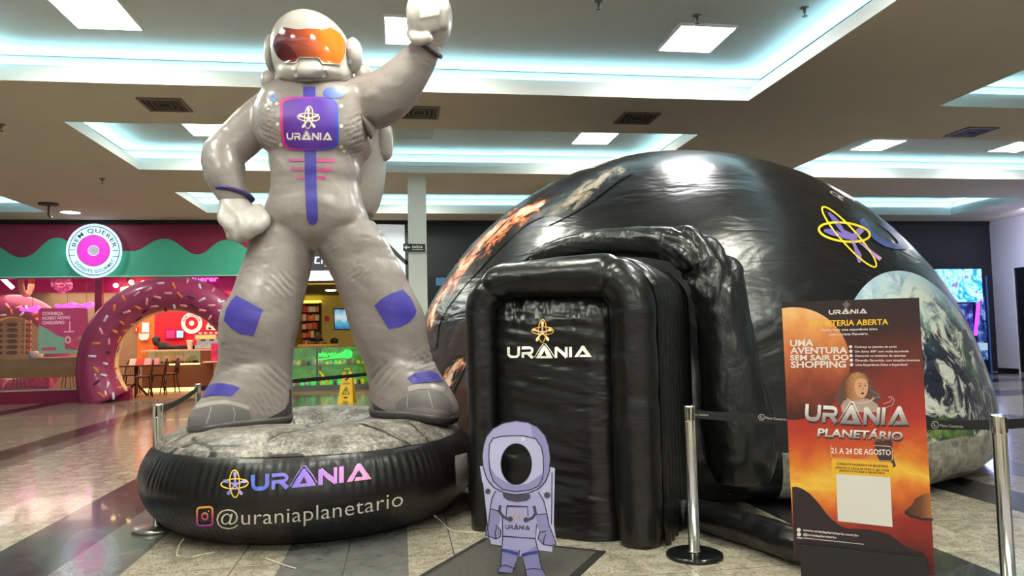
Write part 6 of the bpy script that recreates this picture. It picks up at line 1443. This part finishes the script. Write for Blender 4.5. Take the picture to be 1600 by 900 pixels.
lf = lambda x, z: Vector((x, -(.02+.2*(1-z/hgt))-.004, z))
a = Art().ribbon([(-.075, .2), (0, .35), (.075, .2)], .014, closed=True).ribbon([(0, .31), (0, .25)], .02).disc(0, .228, .01, n=10)
write(a, 'CUIDADO', (-.09, .41), (.09, .41), -.035, .02); a.poly([(-.05, .5), (.02, .56), (.05, .54), (.0, .49)]).poly([(-.04, .11), (.04, .11), (.04, .14), (-.04, .14)])
o = link('warning_print', [lf(x, y) for x, y in a.v], a.f, bkp, t_, smooth=False, world=False)

# ================================================================== ARCADE CORNER, FAR RIGHT
Ya = 18.6
ax0, ax1 = AX(1466, Ya), AX(1530, Ya)
t_ = thing('arcade_machine', 'tall arcade prize machine glowing cyan and violet beside the black wall', 'arcade machine', ((ax0+ax1)/2, Ya, 0))
zt = W2(1500, 421, Ya).z; zm = W2(1500, 472, Ya).z
acab = M('cabinet_navy', srgb(30, 30, 60), .35, var=.3, scale=4)
MB().box((ax0, Ya+.1, 0), (ax1, Ya+.9, zt-.05)).build('cabinet', acab, t_, smooth=False)
m, t, b = nt('marquee_glow'); v = coords(t); n1 = noisef(t, v, 3.2, 5, .6, 1.2)
c = ramp(t, n1, [(.3, srgb(30, 70, 150)), (.42, srgb(40, 170, 220)), (.52, srgb(190, 250, 250)), (.6, srgb(90, 120, 230)), (.7, srgb(220, 60, 120))]); t.links.new(c, b.inputs['Base Color']); t.links.new(c, b.inputs['Emission Color']); b.inputs['Emission Strength'].default_value = 1.3
MB().box((ax0-.05, Ya-.15, zm), (ax1+.03, Ya+.1, zt)).build('marquee', m, t_, smooth=False)
m, t, b = nt('prize_window'); v = coords(t); n1 = noisef(t, v, 5, 4, .6, .6)
c = ramp(t, n1, [(.35, srgb(16, 20, 50)), (.5, srgb(50, 80, 160)), (.6, srgb(140, 190, 220)), (.7, srgb(120, 60, 190))]); t.links.new(c, b.inputs['Base Color']); t.links.new(c, b.inputs['Emission Color']); b.inputs['Emission Strength'].default_value = .45
MB().box((ax0+.1, Ya+.05, .9), (ax1-.15, Ya+.1, zm-.05)).build('prize_window', m, t_, smooth=False)
MB().box((ax0, Ya-.25, .7), (ax1, Ya+.1, .9)).build('control_panel', M('panel_white_glow', srgb(190, 220, 240), .4, emit=.5), t_, smooth=False)
u0, u1 = W2(1529, 473, Ya-.1), W2(1524, 524, Ya-.1)
MB().tube([u0, u1], .045, 10).build('violet_tube', M('violet_neon', srgb(190, 60, 255), .4, emit=2.4), t_)
o = MB().lathe([(0, 0), (.3, 0), (.3, .05), (.22, .1), (0, .1)], (AX(1540, 18.9), 18.7, 0), n=20).build('floor_disc', bkp); 
bpy.data.objects.remove(o)
x0_, x1_ = AX(1533, Ya), AX(1556, Ya)
t_ = thing('vending_machine', 'dark blue glowing machine right of the arcade prize machine', 'arcade machine', ((x0_+x1_)/2, Ya+.3, 0))
MB().box((x0_, Ya+.3, .0), (x1_, Ya+.98, W2(1545, 430, Ya).z)).build('cabinet', acab, t_, smooth=False)
m2 = m; MB().box((x0_+.06, Ya+.27, .4), (x1_-.08, Ya+.3, 2.2)).build('window', m2, t_, smooth=False)
for xx in (x0_-.02, x1_): MB().box((xx, Ya+.26, .0), (xx+.03, Ya+.34, W2(1545, 430, Ya).z)).build('edge_trim', M('edge_blue', srgb(70, 100, 160), .4, emit=.15), t_, smooth=False)
area('arcade_glow', ((ax0+ax1)/2, Ya-.6, 2.0), (1.5, 1.2), 40, (.45, .5, 1.0), (PI/2+PI, 0, 0))
